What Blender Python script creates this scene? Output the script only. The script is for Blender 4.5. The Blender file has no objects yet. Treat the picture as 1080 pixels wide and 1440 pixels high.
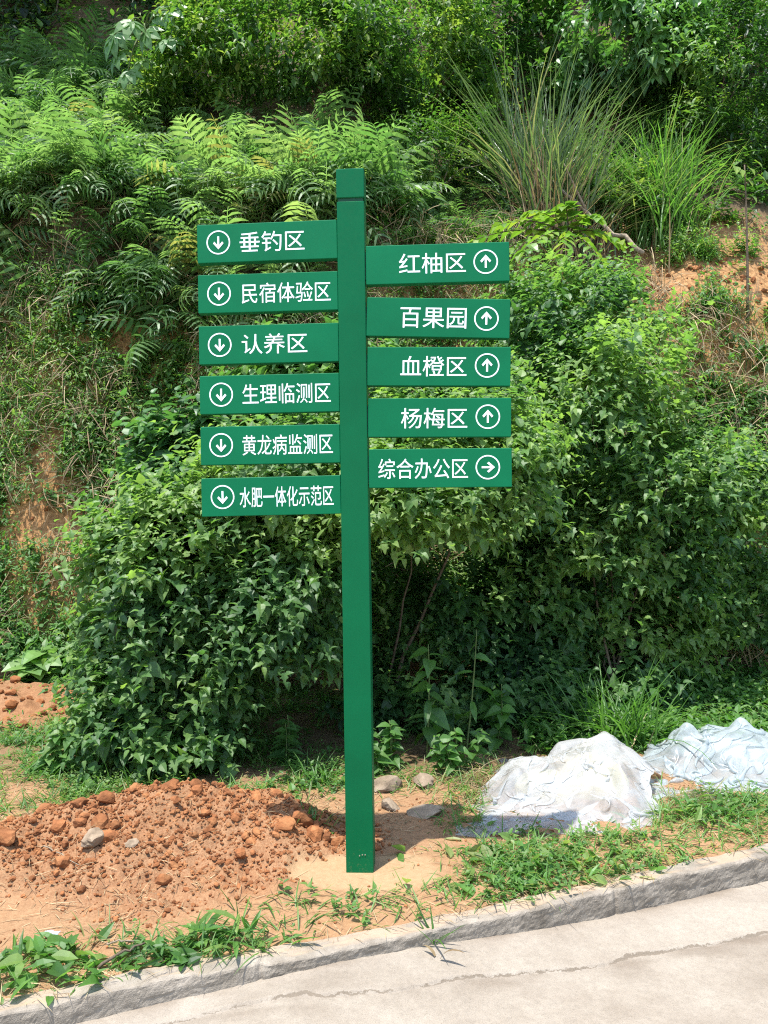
import bpy, math
import numpy as np
from mathutils import Matrix, Vector
rng = np.random.default_rng(7)
S = bpy.context.scene
COL = S.collection

# ------------------------------------------------------------------ camera
F, W, H = 1088.0, 1080.0, 1440.0
ROLL = math.radians(-0.81)
CAM = np.array([0.1, -3.31, 1.55])
cd = bpy.data.cameras.new('camera')
cd.sensor_fit = 'VERTICAL'; cd.sensor_height = 36.0; cd.lens = 36.0 * F / H
cd.clip_start = 0.05; cd.clip_end = 500
cam = bpy.data.objects.new('camera', cd); COL.objects.link(cam)
cam.matrix_world = Matrix.Translation(Vector(CAM)) @ Matrix.Rotation(math.radians(90), 4, 'X') @ Matrix.Rotation(ROLL, 4, 'Z')
S.camera = cam

# ------------------------------------------------------------------ sky, sun, exposure
SUN = np.array([-0.15, -0.21, 1.0]); SUN = SUN / np.linalg.norm(SUN)
EL = math.asin(SUN[2]); AZ = math.atan2(SUN[0], SUN[1])
wd = bpy.data.worlds.new("World"); S.world = wd; wd.use_nodes = True
nt = wd.node_tree
sky = nt.nodes.new('ShaderNodeTexSky'); sky.sky_type = 'NISHITA'; sky.sun_disc = False
sky.sun_elevation = EL; sky.sun_rotation = AZ
nt.links.new(sky.outputs[0], nt.nodes['Background'].inputs[0])
nt.nodes['Background'].inputs[1].default_value = 0.15
sl = bpy.data.lights.new('sun', 'SUN'); sl.energy = 3.2; sl.angle = math.radians(0.5); sl.color = (1, 0.97, 0.92)
so = bpy.data.objects.new('sun', sl); COL.objects.link(so)
so.rotation_euler = Vector(SUN).to_track_quat('Z', 'Y').to_euler(); so.location = (-3, -3, 12)
S.view_settings.view_transform = 'Standard'; S.view_settings.look = 'None'
S.view_settings.exposure = 1.45; S.view_settings.gamma = 1.0
c = S.cycles
c.max_bounces = 7; c.diffuse_bounces = 4; c.glossy_bounces = 2; c.transmission_bounces = 3; c.transparent_max_bounces = 8
c.sample_clamp_indirect = 6
c.use_denoising = False; c.filter_width = 1.15

# ------------------------------------------------------------------ helpers
def ray(px, py):
    u, v = (px - 540) / F, (720 - py) / F
    cs, sn = math.cos(ROLL), math.sin(ROLL)
    return np.array([u * cs - v * sn, 1.0, u * sn + v * cs])
def at(px, py, D): return CAM + ray(px, py) * D
def atg(px, py, z=0.0):
    r = ray(px, py); return CAM + r * ((z - CAM[2]) / r[2])

_perm = np.random.default_rng(99).permutation(4096)
def _h(ix, iy, iz):
    return _perm[(_perm[(_perm[ix & 4095] + iy) & 4095] + iz) & 4095] / 2047.5 - 1.0
def noise(x, y, z=0.0):
    x, y, z = np.broadcast_arrays(np.asarray(x, float), np.asarray(y, float), np.asarray(z, float))
    ix, iy, iz = np.floor(x).astype(int), np.floor(y).astype(int), np.floor(z).astype(int)
    fx, fy, fz = x - ix, y - iy, z - iz
    fx, fy, fz = [f * f * (3 - 2 * f) for f in (fx, fy, fz)]
    r = 0
    for a in (0, 1):
        for b in (0, 1):
            for d in (0, 1):
                r = r + _h(ix + a, iy + b, iz + d) * (fx if a else 1 - fx) * (fy if b else 1 - fy) * (fz if d else 1 - fz)
    return r
def fbm(x, y, z=0.0, o=4, g=0.5):
    r, a = 0, 1.0
    for k in range(o):
        r = r + a * noise(np.asarray(x) * 2 ** k + 17.3 * k, np.asarray(y) * 2 ** k + 5.1 * k, np.asarray(z) * 2 ** k); a *= g
    return r
def sstep(a, b, x):
    t = np.clip((np.asarray(x) - a) / (b - a), 0, 1); return t * t * (3 - 2 * t)
def norm(v):
    v = np.asarray(v, float); return v / np.maximum(np.linalg.norm(v, axis=-1, keepdims=True), 1e-9)
def rdir(n, g=rng): return norm(g.normal(size=(n, 3)))

def basis(d, up):
    y = norm(d); z = norm(up - (up * y).sum(-1, keepdims=True) * y); x = np.cross(y, z)
    return np.stack([x, y, z], -1)           # columns: width, length, normal
def rotz(a):
    a = np.asarray(a, float); c_, s_ = np.cos(a), np.sin(a); o, i = np.zeros_like(a), np.ones_like(a)
    return np.stack([np.stack([c_, -s_, o], -1), np.stack([s_, c_, o], -1), np.stack([o, o, i], -1)], -2)
def rotx(a):
    a = np.asarray(a, float); c_, s_ = np.cos(a), np.sin(a); o, i = np.zeros_like(a), np.ones_like(a)
    return np.stack([np.stack([i, o, o], -1), np.stack([o, c_, -s_], -1), np.stack([o, s_, c_], -1)], -2)

def link(name, mesh, mat, parent=None):
    o = bpy.data.objects.new(name, mesh); COL.objects.link(o)
    if mat is not None: mesh.materials.append(mat)
    if parent is not None:
        o.parent = parent
        o.matrix_parent_inverse = Matrix.Translation(-parent.location) if parent.type == 'EMPTY' else Matrix.Identity(4)
    return o
def tag(o, label=None, cat=None, group=None, kind=None):
    if label: o['label'] = label
    if cat: o['category'] = cat
    if group: o['group'] = group
    if kind: o['kind'] = kind
    return o
def thing(name, label, cat, loc, group=None):
    o = bpy.data.objects.new(name, None); COL.objects.link(o); o.location = [float(q) for q in loc]
    o.empty_display_size = 0.1
    return tag(o, label, cat, group)

def T(V, Fs):
    V = np.array(V, float); tot = np.array([len(f) for f in Fs]); return V, np.concatenate([np.array(f) for f in Fs]), tot
class Batch:
    def __init__(s): s.v, s.l, s.t, s.a, s.n = [], [], [], [], 0
    def add(s, tm, P, R, Sc, tint):
        V, L, tot = tm; P = np.atleast_2d(P); N = len(P)
        if N == 0: return
        Sc = np.asarray(Sc, float)
        if Sc.ndim == 0: Sc = np.full((N, 1), float(Sc))
        if Sc.ndim == 1: Sc = Sc[:, None]
        Sc = np.broadcast_to(Sc, (N, 3))
        v = np.einsum('nij,nkj->nki', R, V[None] * Sc[:, None, :]) + P[:, None]
        k = len(V)
        s.v.append(v.reshape(-1, 3)); s.l.append((L[None] + (np.arange(N) * k)[:, None] + s.n).ravel())
        s.t.append(np.tile(tot, N)); s.a.append(np.repeat(np.broadcast_to(tint, (N,)), k)); s.n += N * k
    def raw(s, V, Fs, tint=0.5):
        V, L, tot = T(V, Fs)
        s.v.append(V); s.l.append(L + s.n); s.t.append(tot); s.a.append(np.broadcast_to(tint, (len(V),)).astype(float)); s.n += len(V)
    def tube(s, pts, rad, n=6, tint=0.5):
        pts = np.asarray(pts, float); rad = np.broadcast_to(rad, (len(pts),)); m = len(pts)
        d = norm(np.gradient(pts, axis=0)); ref = np.array([0.31, 0.83, 0.46]) if abs(d[0, 2]) > .6 else np.array([0., 0.1, 1.])
        B = basis(d, np.broadcast_to(ref, d.shape)); a = np.arange(n) * 2 * math.pi / n
        V = pts[:, None] + rad[:, None, None] * (np.cos(a)[None, :, None] * B[:, None, :, 0] + np.sin(a)[None, :, None] * B[:, None, :, 2])
        Fs = [[i * n + j, i * n + (j + 1) % n, (i + 1) * n + (j + 1) % n, (i + 1) * n + j] for i in range(m - 1) for j in range(n)]
        Fs += [list(range(n))[::-1], [(m - 1) * n + j for j in range(n)]]
        s.raw(V.reshape(-1, 3), Fs, tint)
    def build(s, name, mat, parent=None, smooth=False):
        me = bpy.data.meshes.new(name)
        v = np.concatenate(s.v); l = np.concatenate(s.l).astype(np.int32); t = np.concatenate(s.t).astype(np.int32)
        me.vertices.add(len(v)); me.vertices.foreach_set('co', v.astype(np.float32).ravel())
        me.loops.add(len(l)); me.loops.foreach_set('vertex_index', l)
        me.polygons.add(len(t)); me.polygons.foreach_set('loop_start', np.concatenate([[0], np.cumsum(t)[:-1]]).astype(np.int32))
        me.polygons.foreach_set('loop_total', t)
        me.polygons.foreach_set('use_smooth', np.full(len(t), smooth))
        at_ = me.attributes.new('tint', 'FLOAT', 'POINT'); at_.data.foreach_set('value', np.concatenate(s.a).astype(np.float32))
        me.update(calc_edges=True); me.validate()
        return link(name, me, mat, parent)

# ------------------------------------------------------------------ materials
def newmat(name):
    m = bpy.data.materials.new(name); m.use_nodes = True
    t = m.node_tree; b = t.nodes['Principled BSDF']; return m, t, b
def ramp(t, fac, stops):
    r = t.nodes.new('ShaderNodeValToRGB'); e = r.color_ramp.elements
    while len(e) < len(stops): e.new(0.5)
    for k, (p, col) in enumerate(stops): e[k].position = p; e[k].color = (*col, 1)
    t.links.new(fac, r.inputs[0]); return r.outputs[0]
def attr(t, n):
    a = t.nodes.new('ShaderNodeAttribute'); a.attribute_name = n; return a
def tnoise(t, scale, detail=4, rough=0.6):
    n = t.nodes.new('ShaderNodeTexNoise'); n.inputs['Scale'].default_value = scale; n.inputs['Detail'].default_value = detail
    n.inputs['Roughness'].default_value = rough
    g = t.nodes.new('ShaderNodeTexCoord'); t.links.new(g.outputs['Object'], n.inputs['Vector']); return n.outputs['Fac']
def mixc(t, f, a, b, mode='MIX'):
    m = t.nodes.new('ShaderNodeMix'); m.data_type = 'RGBA'; m.blend_type = mode
    for s_, v in ((0, f), (6, a), (7, b)):
        if isinstance(v, (int, float)): m.inputs[s_].default_value = v
        elif isinstance(v, tuple): m.inputs[s_].default_value = (*v, 1)
        else: t.links.new(v, m.inputs[s_])
    return m.outputs[2]
def bump(t, b, h, strength=0.5, dist=0.01):
    n = t.nodes.new('ShaderNodeBump'); n.inputs['Strength'].default_value = strength; n.inputs['Distance'].default_value = dist
    t.links.new(h, n.inputs['Height']); t.links.new(n.outputs[0], b.inputs['Normal'])
def leafmat(name, stops, transl=0.35, tcol=None, rough=0.42, spec=0.5):
    m, t, b = newmat(name)
    col = ramp(t, attr(t, 'tint').outputs['Fac'], stops)
    nz = tnoise(t, 9.0, 2)
    col = mixc(t, 0.35, col, ramp(t, nz, [(0.35, (0.35, 0.4, 0.35)), (0.65, (1.4, 1.3, 1.2))]), 'MULTIPLY')
    t.links.new(col, b.inputs['Base Color']); b.inputs['Roughness'].default_value = rough
    b.inputs['Specular IOR Level'].default_value = spec
    tr = t.nodes.new('ShaderNodeBsdfTranslucent')
    t.links.new(mixc(t, 1.0, col, tcol or (1.75, 1.95, 0.95), 'MULTIPLY'), tr.inputs[0])
    mx = t.nodes.new('ShaderNodeMixShader'); mx.inputs[0].default_value = transl
    t.links.new(b.outputs[0], mx.inputs[1]); t.links.new(tr.outputs[0], mx.inputs[2])
    t.links.new(mx.outputs[0], t.nodes['Material Output'].inputs[0]); return m
def flatmat(name, stops, scale=30, rough=0.9, bs=0.5, bd=0.004, bscale=None, tint=True):
    m, t, b = newmat(name)
    n1 = tnoise(t, scale, 5)
    col = ramp(t, n1, stops)
    if tint:
        col = mixc(t, 0.6, col, ramp(t, attr(t, 'tint').outputs['Fac'], [(0, (0.55, 0.55, 0.55)), (1, (1.35, 1.3, 1.25))]), 'MULTIPLY')
    t.links.new(col, b.inputs['Base Color']); b.inputs['Roughness'].default_value = rough
    b.inputs['Specular IOR Level'].default_value = 0.25
    bump(t, b, tnoise(t, bscale or scale * 3, 4), bs, bd); return m

M = {}
M['mulberry'] = leafmat('mulberry_leaf', [(0, (.022, .066, .022)), (.42, (.058, .142, .040)), (.75, (.115, .22, .062)), (1, (.19, .295, .08))], .45, rough=.5)
M['shrub'] = leafmat('shrub_leaf', [(0, (.018, .055, .014)), (.45, (.05, .13, .024)), (.8, (.11, .21, .036)), (1, (.19, .26, .05))], .45, rough=.5)
M['pale'] = leafmat('pale_leaf', [(0, (.05, .13, .04)), (.5, (.09, .21, .06)), (1, (.16, .28, .07))], .36, rough=.45)
M['fern'] = leafmat('fern_leaf', [(0, (.035, .085, .028)), (.5, (.09, .185, .06)), (.88, (.185, .28, .12)), (.97, (.22, .29, .12)), (1, (.22, .21, .08))], .5, rough=.45)
M['grass'] = leafmat('grass_blade', [(0, (.035, .10, .02)), (.5, (.075, .18, .034)), (.85, (.115, .25, .055)), (1, (.24, .28, .10))], .45, rough=.45)
M['reed'] = leafmat('reed_blade', [(0, (.05, .10, .035)), (.5, (.10, .17, .07)), (.85, (.17, .23, .11)), (1, (.30, .28, .16))], .3, rough=.35)
M['weed'] = leafmat('weed_leaf', [(0, (.025, .08, .018)), (.4, (.06, .145, .03)), (.8, (.10, .23, .05)), (1, (.17, .27, .07))], .46, rough=.5)
M['straw'] = leafmat('straw', [(0, (.15, .10, .05)), (.5, (.32, .23, .12)), (1, (.48, .38, .22))], .15, (1.2, 1.1, .9), rough=.7)
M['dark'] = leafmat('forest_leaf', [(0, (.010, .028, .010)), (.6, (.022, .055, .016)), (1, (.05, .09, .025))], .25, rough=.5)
M['lemon'] = leafmat('young_leaf', [(0, (.07, .16, .025)), (.5, (.14, .26, .035)), (1, (.24, .31, .05))], .4, rough=.42)
M['bark'] = flatmat('bark', [(.3, (.06, .045, .03)), (.7, (.17, .13, .09))], 40, .9, .7, .004)
M['deadwood'] = flatmat('dead_wood', [(.3, (.16, .12, .08)), (.7, (.34, .28, .20))], 40, .9, .7, .004)
M['stem'] = flatmat('green_stem', [(.3, (.06, .10, .03)), (.7, (.12, .16, .05))], 40, .7, .2, .002)
M['clod'] = flatmat('clay_clod', [(.25, (.12, .046, .018)), (.5, (.25, .098, .037)), (.75, (.39, .19, .078))], 14, .95, .8, .006, 70)
M['stone'] = flatmat('stone', [(.3, (.14, .105, .07)), (.55, (.25, .19, .13)), (.75, (.36, .29, .21))], 18, .9, .7, .005, 60)

def ground_mat():
    m, t, b = newmat('soil')
    n1, n2, n3 = tnoise(t, 3.0, 5), tnoise(t, 30, 6, .7), tnoise(t, 140, 3)
    clay = ramp(t, n2, [(.3, (.15, .060, .024)), (.5, (.25, .108, .044)), (.7, (.35, .185, .084))])
    clay = mixc(t, n1, clay, ramp(t, n3, [(.35, (.19, .095, .048)), (.65, (.34, .215, .12))]))
    sand = ramp(t, n2, [(.3, (.30, .19, .098)), (.7, (.38, .255, .14))])
    bank = ramp(t, n2, [(.3, (.13, .07, .033)), (.5, (.34, .175, .072)), (.7, (.52, .31, .14))])
    hum_shade = ramp(t, n2, [(.3, (.035, .028, .016)), (.7, (.12, .09, .05))])
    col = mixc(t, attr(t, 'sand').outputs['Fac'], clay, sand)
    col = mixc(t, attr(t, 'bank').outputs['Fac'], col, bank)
    col = mixc(t, attr(t, 'humus_shade').outputs['Fac'], col, hum_shade)
    t.links.new(col, b.inputs['Base Color']); b.inputs['Roughness'].default_value = .95; b.inputs['Specular IOR Level'].default_value = .2
    bump(t, b, mixc(t, .5, n2, n3), .8, .012); return m
def concrete(name, stops, dirt, scale=4):
    m, t, b = newmat(name)
    n1, n2, n3 = tnoise(t, scale, 6, .65), tnoise(t, 45, 5, .7), tnoise(t, 260, 2)
    col = ramp(t, n1, stops)
    col = mixc(t, .45, col, ramp(t, n2, [(.3, (.72, .72, .72)), (.7, (1.15, 1.15, 1.15))]), 'MULTIPLY')
    col = mixc(t, .5, col, ramp(t, n3, [(.3, (.7, .7, .7)), (.5, (1, 1, 1)), (.75, (1.15, 1.15, 1.15))]), 'MULTIPLY')
    n4 = tnoise(t, 210, 3, .6)
    col = mixc(t, .8, col, ramp(t, n4, [(.30, (.62, .60, .57)), (.40, (1, 1, 1)), (.68, (1, 1, 1)), (.76, (1.2, 1.2, 1.18))]), 'MULTIPLY')
    col = mixc(t, attr(t, 'tint').outputs['Fac'], col, dirt)
    if name == 'road_concrete':
        ad = t.nodes.new('ShaderNodeMath'); ad.operation = 'MULTIPLY_ADD'; t.links.new(tnoise(t, 28, 5, .7), ad.inputs[0]); ad.inputs[1].default_value = .034; ad.inputs[2].default_value = -.017
        a2 = t.nodes.new('ShaderNodeMath'); a2.operation = 'ADD'; t.links.new(ad.outputs[0], a2.inputs[0]); t.links.new(attr(t, 'dj').outputs['Fac'], a2.inputs[1])
        ab = t.nodes.new('ShaderNodeMath'); ab.operation = 'ABSOLUTE'; t.links.new(a2.outputs[0], ab.inputs[0])
        wn = t.nodes.new('ShaderNodeMath'); wn.operation = 'MULTIPLY_ADD'; t.links.new(tnoise(t, 6, 3), wn.inputs[0]); wn.inputs[1].default_value = -.022; wn.inputs[2].default_value = .0135; 
        lt_ = t.nodes.new('ShaderNodeMath'); lt_.operation = 'LESS_THAN'; t.links.new(ab.outputs[0], lt_.inputs[0]); t.links.new(wn.outputs[0], lt_.inputs[1])
        col = mixc(t, lt_.outputs[0], col, (.17, .137, .10))
    t.links.new(col, b.inputs['Base Color']); b.inputs['Roughness'].default_value = .9; b.inputs['Specular IOR Level'].default_value = .3
    bump(t, b, mixc(t, .5, n2, n3), .7, .008); return m
M['ground'] = ground_mat()
M['road'] = concrete('road_concrete', [(.3, (.232, .192, .147)), (.5, (.297, .253, .199)), (.7, (.345, .30, .241))], (.13, .095, .065), 2.2)
M['kerb'] = concrete('kerb_concrete', [(.3, (.165, .138, .105)), (.7, (.345, .298, .238))], (.37, .27, .18), 9)
def paint(name, colr, rough=.38):
    m, t, b = newmat(name)
    n1, n2 = tnoise(t, 3.2, 4), tnoise(t, 60, 4)
    col = mixc(t, .42, colr, ramp(t, n1, [(.3, (.7, .72, .7)), (.7, (1.25, 1.2, 1.2))]), 'MULTIPLY')  # tone patches, deepened to put a soft sheen gradient into the colour
    t.links.new(col, b.inputs['Base Color'])
    t.links.new(ramp(t, n2, [(.3, (rough - .06,) * 3), (.7, (rough + .1,) * 3)]), b.inputs['Roughness'])
    tc = t.nodes.new('ShaderNodeTexCoord'); sp = t.nodes.new('ShaderNodeSeparateXYZ'); t.links.new(tc.outputs['Object'], sp.inputs[0])
    mr = t.nodes.new('ShaderNodeMapRange'); t.links.new(sp.outputs['Z'], mr.inputs[0]); mr.inputs[1].default_value = .0; mr.inputs[2].default_value = .22; mr.inputs[3].default_value = .62; mr.inputs[4].default_value = .30
    gt = t.nodes.new('ShaderNodeMath'); gt.operation = 'LESS_THAN'; t.links.new(tnoise(t, 75, 4, .7), gt.inputs[0])
    m2 = t.nodes.new('ShaderNodeMath'); m2.operation = 'MULTIPLY'; m2.inputs[1].default_value = .72; t.links.new(mr.outputs[0], m2.inputs[0]); t.links.new(m2.outputs[0], gt.inputs[1])
    m3 = t.nodes.new('ShaderNodeMath'); m3.operation = 'MULTIPLY'; m3.inputs[1].default_value = .12; t.links.new(gt.outputs[0], m3.inputs[0])
    col = mixc(t, m3.outputs[0], col, (.22, .17, .085)); t.links.new(col, b.inputs['Base Color'])
    b.inputs['Specular IOR Level'].default_value = .14; bump(t, b, n1, .08, .01); return m
M['green'] = paint('green_paint', (.0003, .106, .037)); M['green2'] = paint('green_panel_paint', (.0004, .132, .050), .5)
m_, t_, b_ = newmat('white_lettering'); b_.inputs['Base Color'].default_value = (.82, .88, .86, 1); b_.inputs['Roughness'].default_value = .4
M['white'] = m_
m_, t_, b_ = newmat('dark_gap'); b_.inputs['Base Color'].default_value = (.004, .055, .026, 1); b_.inputs['Roughness'].default_value = .8
M['gap'] = m_
m_, t_, b_ = newmat('steel'); b_.inputs['Base Color'].default_value = (.45, .5, .45, 1); b_.inputs['Metallic'].default_value = .9; b_.inputs['Roughness'].default_value = .4
M['steel'] = m_
def plastic(name, colr, trans):
    m, t, b = newmat(name)
    b.inputs['Base Color'].default_value = (*colr, 1); b.inputs['Roughness'].default_value = .24; b.inputs['Specular IOR Level'].default_value = .9
    tr = t.nodes.new('ShaderNodeBsdfTranslucent'); tr.inputs[0].default_value = (*colr, 1)
    tp = t.nodes.new('ShaderNodeBsdfTransparent')
    m1 = t.nodes.new('ShaderNodeMixShader'); m1.inputs[0].default_value = .45
    m2 = t.nodes.new('ShaderNodeMixShader')
    n = tnoise(t, 7, 3)
    f = ramp(t, n, [(.35, (trans * .5,) * 3), (.7, (trans * 1.3,) * 3)]); t.links.new(f, m2.inputs[0])
    t.links.new(b.outputs[0], m1.inputs[1]); t.links.new(tr.outputs[0], m1.inputs[2])
    t.links.new(m1.outputs[0], m2.inputs[1]); t.links.new(tp.outputs[0], m2.inputs[2])
    t.links.new(m2.outputs[0], t.nodes['Material Output'].inputs[0])
    bump(t, b, tnoise(t, 13, 3, .5), .6, .012); return m
M['plastic'] = plastic('clear_polythene', (.62, .63, .62), .42)
M['plastic2'] = plastic('bluish_polythene', (.54, .60, .61), .46)
M['yellow'] = flatmat('yellow_foam', [(.3, (.52, .44, .20)), (.7, (.62, .55, .30))], 12, .8, .2, .004, tint=False)
M['litter'] = flatmat('blue_wrapper', [(.3, (.25, .30, .42)), (.7, (.6, .65, .72))], 60, .35, .2, .002, tint=False)
M['stake'] = flatmat('raw_timber', [(.3, (.35, .18, .09)), (.7, (.52, .32, .18))], 20, .8, .3, .003, tint=False)

# ------------------------------------------------------------------ road and kerb lines (world)
KT = [(-700, 1560), (-300, 1490), (30, 1424), (200, 1382), (400, 1352), (540, 1325), (655, 1300), (850, 1257), (950, 1232), (1080, 1203), (1400, 1139), (2200, 1010)]
KH = [.09, .09, .075, .085, .045, .032, .065, .10, .105, .113, .115, .115]
KP = np.array([atg(*p) for p in KT])
kx = np.linspace(-6, 9, 1000)
_o = np.argsort(KP[:, 0])
ky = np.interp(kx, KP[_o, 0], KP[_o, 1]); kh = np.interp(kx, KP[_o, 0], np.array(KH)[_o])
# extend straight beyond the sampled ends and smooth the polyline
kk = np.ones(41) / 41
ky = np.convolve(np.pad(ky, 20, mode='reflect', reflect_type='odd'), kk, 'valid'); kh = np.convolve(np.pad(kh, 20, mode='edge'), kk, 'valid')
def kerb_y(x):
    x = np.asarray(x, float)
    sl_, sr_ = (ky[60] - ky[0]) / (kx[60] - kx[0]), (ky[-1] - ky[-60]) / (kx[-1] - kx[-60])
    return np.where(x < kx[0], ky[0] + sl_ * (x - kx[0]), np.where(x > kx[-1], ky[-1] + sr_ * (x - kx[-1]), np.interp(x, kx, ky)))
def kerb_h(x): return np.interp(x, kx, kh)

# ------------------------------------------------------------------ terrain
MC = atg(245, 1195); M2 = atg(20, 1010)
def profile(q):   # q metres behind the foot of the bank
    return np.interp(q, [-60, 0, .25, 1.5, 1.62, 2.3, 3.6, 7.6, 60], [0, 0, .45, 3.55, 4.3, 4.9, 6.4, 13.4, 70])
def terrain(x, y, fine=True):
    x, y = np.asarray(x, float), np.asarray(y, float)
    foot = 3.45 + .25 * noise(x * .5, 3.3) + .12 * noise(x * 1.9, 8.8)
    q = y - foot + .16 * noise(x * 1.3, y * .4, 2) * sstep(0, .5, y - foot)
    z = profile(q) * (1 + .11 * sstep(.8, -.8, x) * sstep(.5, 1.5, q))
    rc = sstep(1.7, 2.4, x); z = z * (1 - rc) + rc * np.interp(q, [-60, 0, .25, 1.2, 1.4, 2.15, 2.4, 3.6, 7.6, 60], [0, 0, .45, 3.1, 3.62, 4.45, 4.9, 6.4, 13.4, 70])
    onb = sstep(0, .6, q)
    z = z + onb * (.16 * fbm(x * 1.1, y * 1.1, 1.7, 3) + .05 * fbm(x * 5, y * 5, .3, 3) + (.05 * np.abs(fbm(x * 9, z * 7, 4.3, 4)) if fine else 0))
    z = z + (1 - onb) * (.05 * noise(x * .9, y * .9, 4) * sstep(.6, 1.5, y) + .10 * sstep(1.2, 3.5, y))
    # mounds of dug clay
    def md(cx, cy, rx, ry, h, k):
        dx, dy = (x - cx) / rx, (y - cy) / ry
        r = np.sqrt(dx * dx + dy * dy) * (1 + .18 * noise(x * 3 + k, y * 3))
        return h * (1 - sstep(.10, 1.0, r)) * (1 + .38 * noise(x * 4.2 + k, y * 5.5) + .2 * noise(x * 9, y * 11 + k))
    z = z + md(MC[0] + .02, MC[1] + .17, .80, .47, .172, 0) + md(MC[0] - .6, MC[1] - .1, .7, .5, .10, 5) + md(M2[0] - .2, M2[1] + .1, .9, .6, .11, 9) + md(-.45, .42, .35, .3, .06, 3)
    s = y - kerb_y(x)
    cm = clay_mask(x, y)
    if fine:
        z = z + (1 - onb) * ((.010 + .030 * cm) * fbm(x * 6, y * 6, .5, 3) * sstep(.12, .3, s) + (.004 + .030 * cm) * np.abs(fbm(x * 20, y * 20, 1.5, 3)) * sstep(.1, .2, s))
    z = z + .035 * sstep(.1, .5, s) * (1 - sstep(.0, .4, np.abs(x) - .1)) * 0
    # sandy fill round the post is smooth and level
    sm = sand_mask(x, y)
    z = z * (1 - sm) + sm * (.004 + .006 * noise(x * 4, y * 4))
    front = 1 - sstep(.055, .095, s)
    return z * (1 - front) + front * (-.35) - .006 * (1 - front) * (1 - sstep(.1, .35, s))
def clay_mask(x, y):
    n = noise(x * 2.3, y * 2.3, 7) * .25
    a = 1 - sstep(.75, 1.15, np.hypot((x - MC[0] + .04) / .88, (y - MC[1] - .05) / .60) + n)
    b = 1 - sstep(.7, 1.2, np.hypot((x - M2[0] + .2) / .9, (y - M2[1]) / .6) + n)
    return np.maximum(a, b)
def sand_mask(x, y):
    n = noise(x * 5, y * 5, 3) * .16 + noise(x * 14, y * 14, 3) * .06
    return 1 - sstep(.75, 1.05, np.hypot((x + .02) / .40, (y - .02) / .21) + n)
def tnormal(x, y, e=.05):
    gx = (terrain(x + e, y, False) - terrain(x - e, y, False)) / (2 * e); gy = (terrain(x, y + e, False) - terrain(x, y - e, False)) / (2 * e)
    return norm(np.stack([-gx, -gy, np.ones_like(gx)], -1))

def grid_mesh(name, X, Y, Z, mat, attrs, smooth=True):
    ny, nx = X.shape
    idx = np.arange(nx * ny).reshape(ny, nx)
    q = np.stack([idx[:-1, :-1], idx[:-1, 1:], idx[1:, 1:], idx[1:, :-1]], -1).reshape(-1, 4)
    me = bpy.data.meshes.new(name); v = np.stack([X, Y, Z], -1).reshape(-1, 3)
    me.vertices.add(len(v)); me.vertices.foreach_set('co', v.astype(np.float32).ravel())
    me.loops.add(q.size); me.loops.foreach_set('vertex_index', q.astype(np.int32).ravel())
    me.polygons.add(len(q)); me.polygons.foreach_set('loop_start', (np.arange(len(q)) * 4).astype(np.int32)); me.polygons.foreach_set('loop_total', np.full(len(q), 4, np.int32))
    me.polygons.foreach_set('use_smooth', np.full(len(q), smooth))
    for k, a in attrs.items():
        d = me.attributes.new(k, 'FLOAT', 'POINT'); d.data.foreach_set('value', np.asarray(a, np.float32).ravel())
    me.update(calc_edges=True); return link(name, me, mat)

xs = np.concatenate([np.linspace(-60, -9, 18), np.arange(-8.5, -4.6, .08), np.arange(-4.6, -2.6, .035), np.arange(-2.6, 2.6, .016), np.arange(2.6, 5.2, .035), np.arange(5.25, 8.5, .08), np.linspace(9, 60, 18)])
ys = np.concatenate([np.linspace(-40, -3.5, 12), np.arange(-3, -1.1, .1), np.arange(-1.1, 1.9, .016), np.arange(1.9, 5.4, .035), np.arange(5.4, 13, .12), np.linspace(13.5, 60, 20)])
X, Y = np.meshgrid(xs, ys)
Z = terrain(X, Y)
onb = sstep(3.2, 3.8, Y)
hum_shade = np.clip(sstep(3.7, 4.3, Z + .25 * sstep(.5, -.5, X)) * (1 - .75 * sstep(1.5, 2.2, X) * (1 - sstep(4.7, 5.1, Z))), 0, 1) * .95  # hill humus; on the left also shade under the fern lip, painted in
hum_shade = np.maximum(hum_shade, .75 * (1 - sstep(.5, 1.1, np.hypot((X - .1) / 1.9, (Y - 1.9) / .9))))
hum_shade = np.maximum(hum_shade, .45 * sstep(.9, 1.5, Y) * (1 - onb) * (1 - clay_mask(X, Y)))
tag(grid_mesh('ground', X, Y, Z, M['ground'], {'sand': np.maximum(sand_mask(X, Y), .35 * (1 - clay_mask(X, Y)) * (1 - onb)), 'bank': onb, 'humus_shade': hum_shade}),
    'orange clay ground rising into a steep overgrown bank', 'ground', kind='structure')

# road: concrete sheet; the outer pour ends at a ragged joint, 8 mm lower beyond it
J = np.array([atg(*p, -.1) for p in [(-600, 1640), (100, 1470), (430, 1418), (540, 1410), (730, 1385), (840, 1358), (940, 1335), (1080, 1307), (1500, 1225), (2200, 1110)]])
def joint_y(x): return np.interp(x, J[:, 0], J[:, 1]) + .012 * noise(x * 9, 1.1) + .02 * noise(x * 2.3, 5)
xs = np.concatenate([np.linspace(-60, -3.2, 16), np.arange(-3, 3.6, .012), np.linspace(3.7, 60, 16)])
sv = np.concatenate([np.arange(.05, -1.1, -.005), np.linspace(-1.15, -30, 30)])
X, SV = np.meshgrid(xs, sv)
Y = kerb_y(X) + SV
base = -kerb_h(X) * (1 - sstep(.1, 1.2, -SV)) - .1 * sstep(.1, 1.2, -SV)
dj = Y - joint_y(X)
stp = sstep(-.006, .006, dj)
Zr = base + .009 * (stp - 1) - .004 * np.exp(-(dj / .006) ** 2) + .003 * fbm(X * 5, Y * 5, 0, 3) + .0012 * fbm(X * 40, Y * 40, 0, 2)
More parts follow.
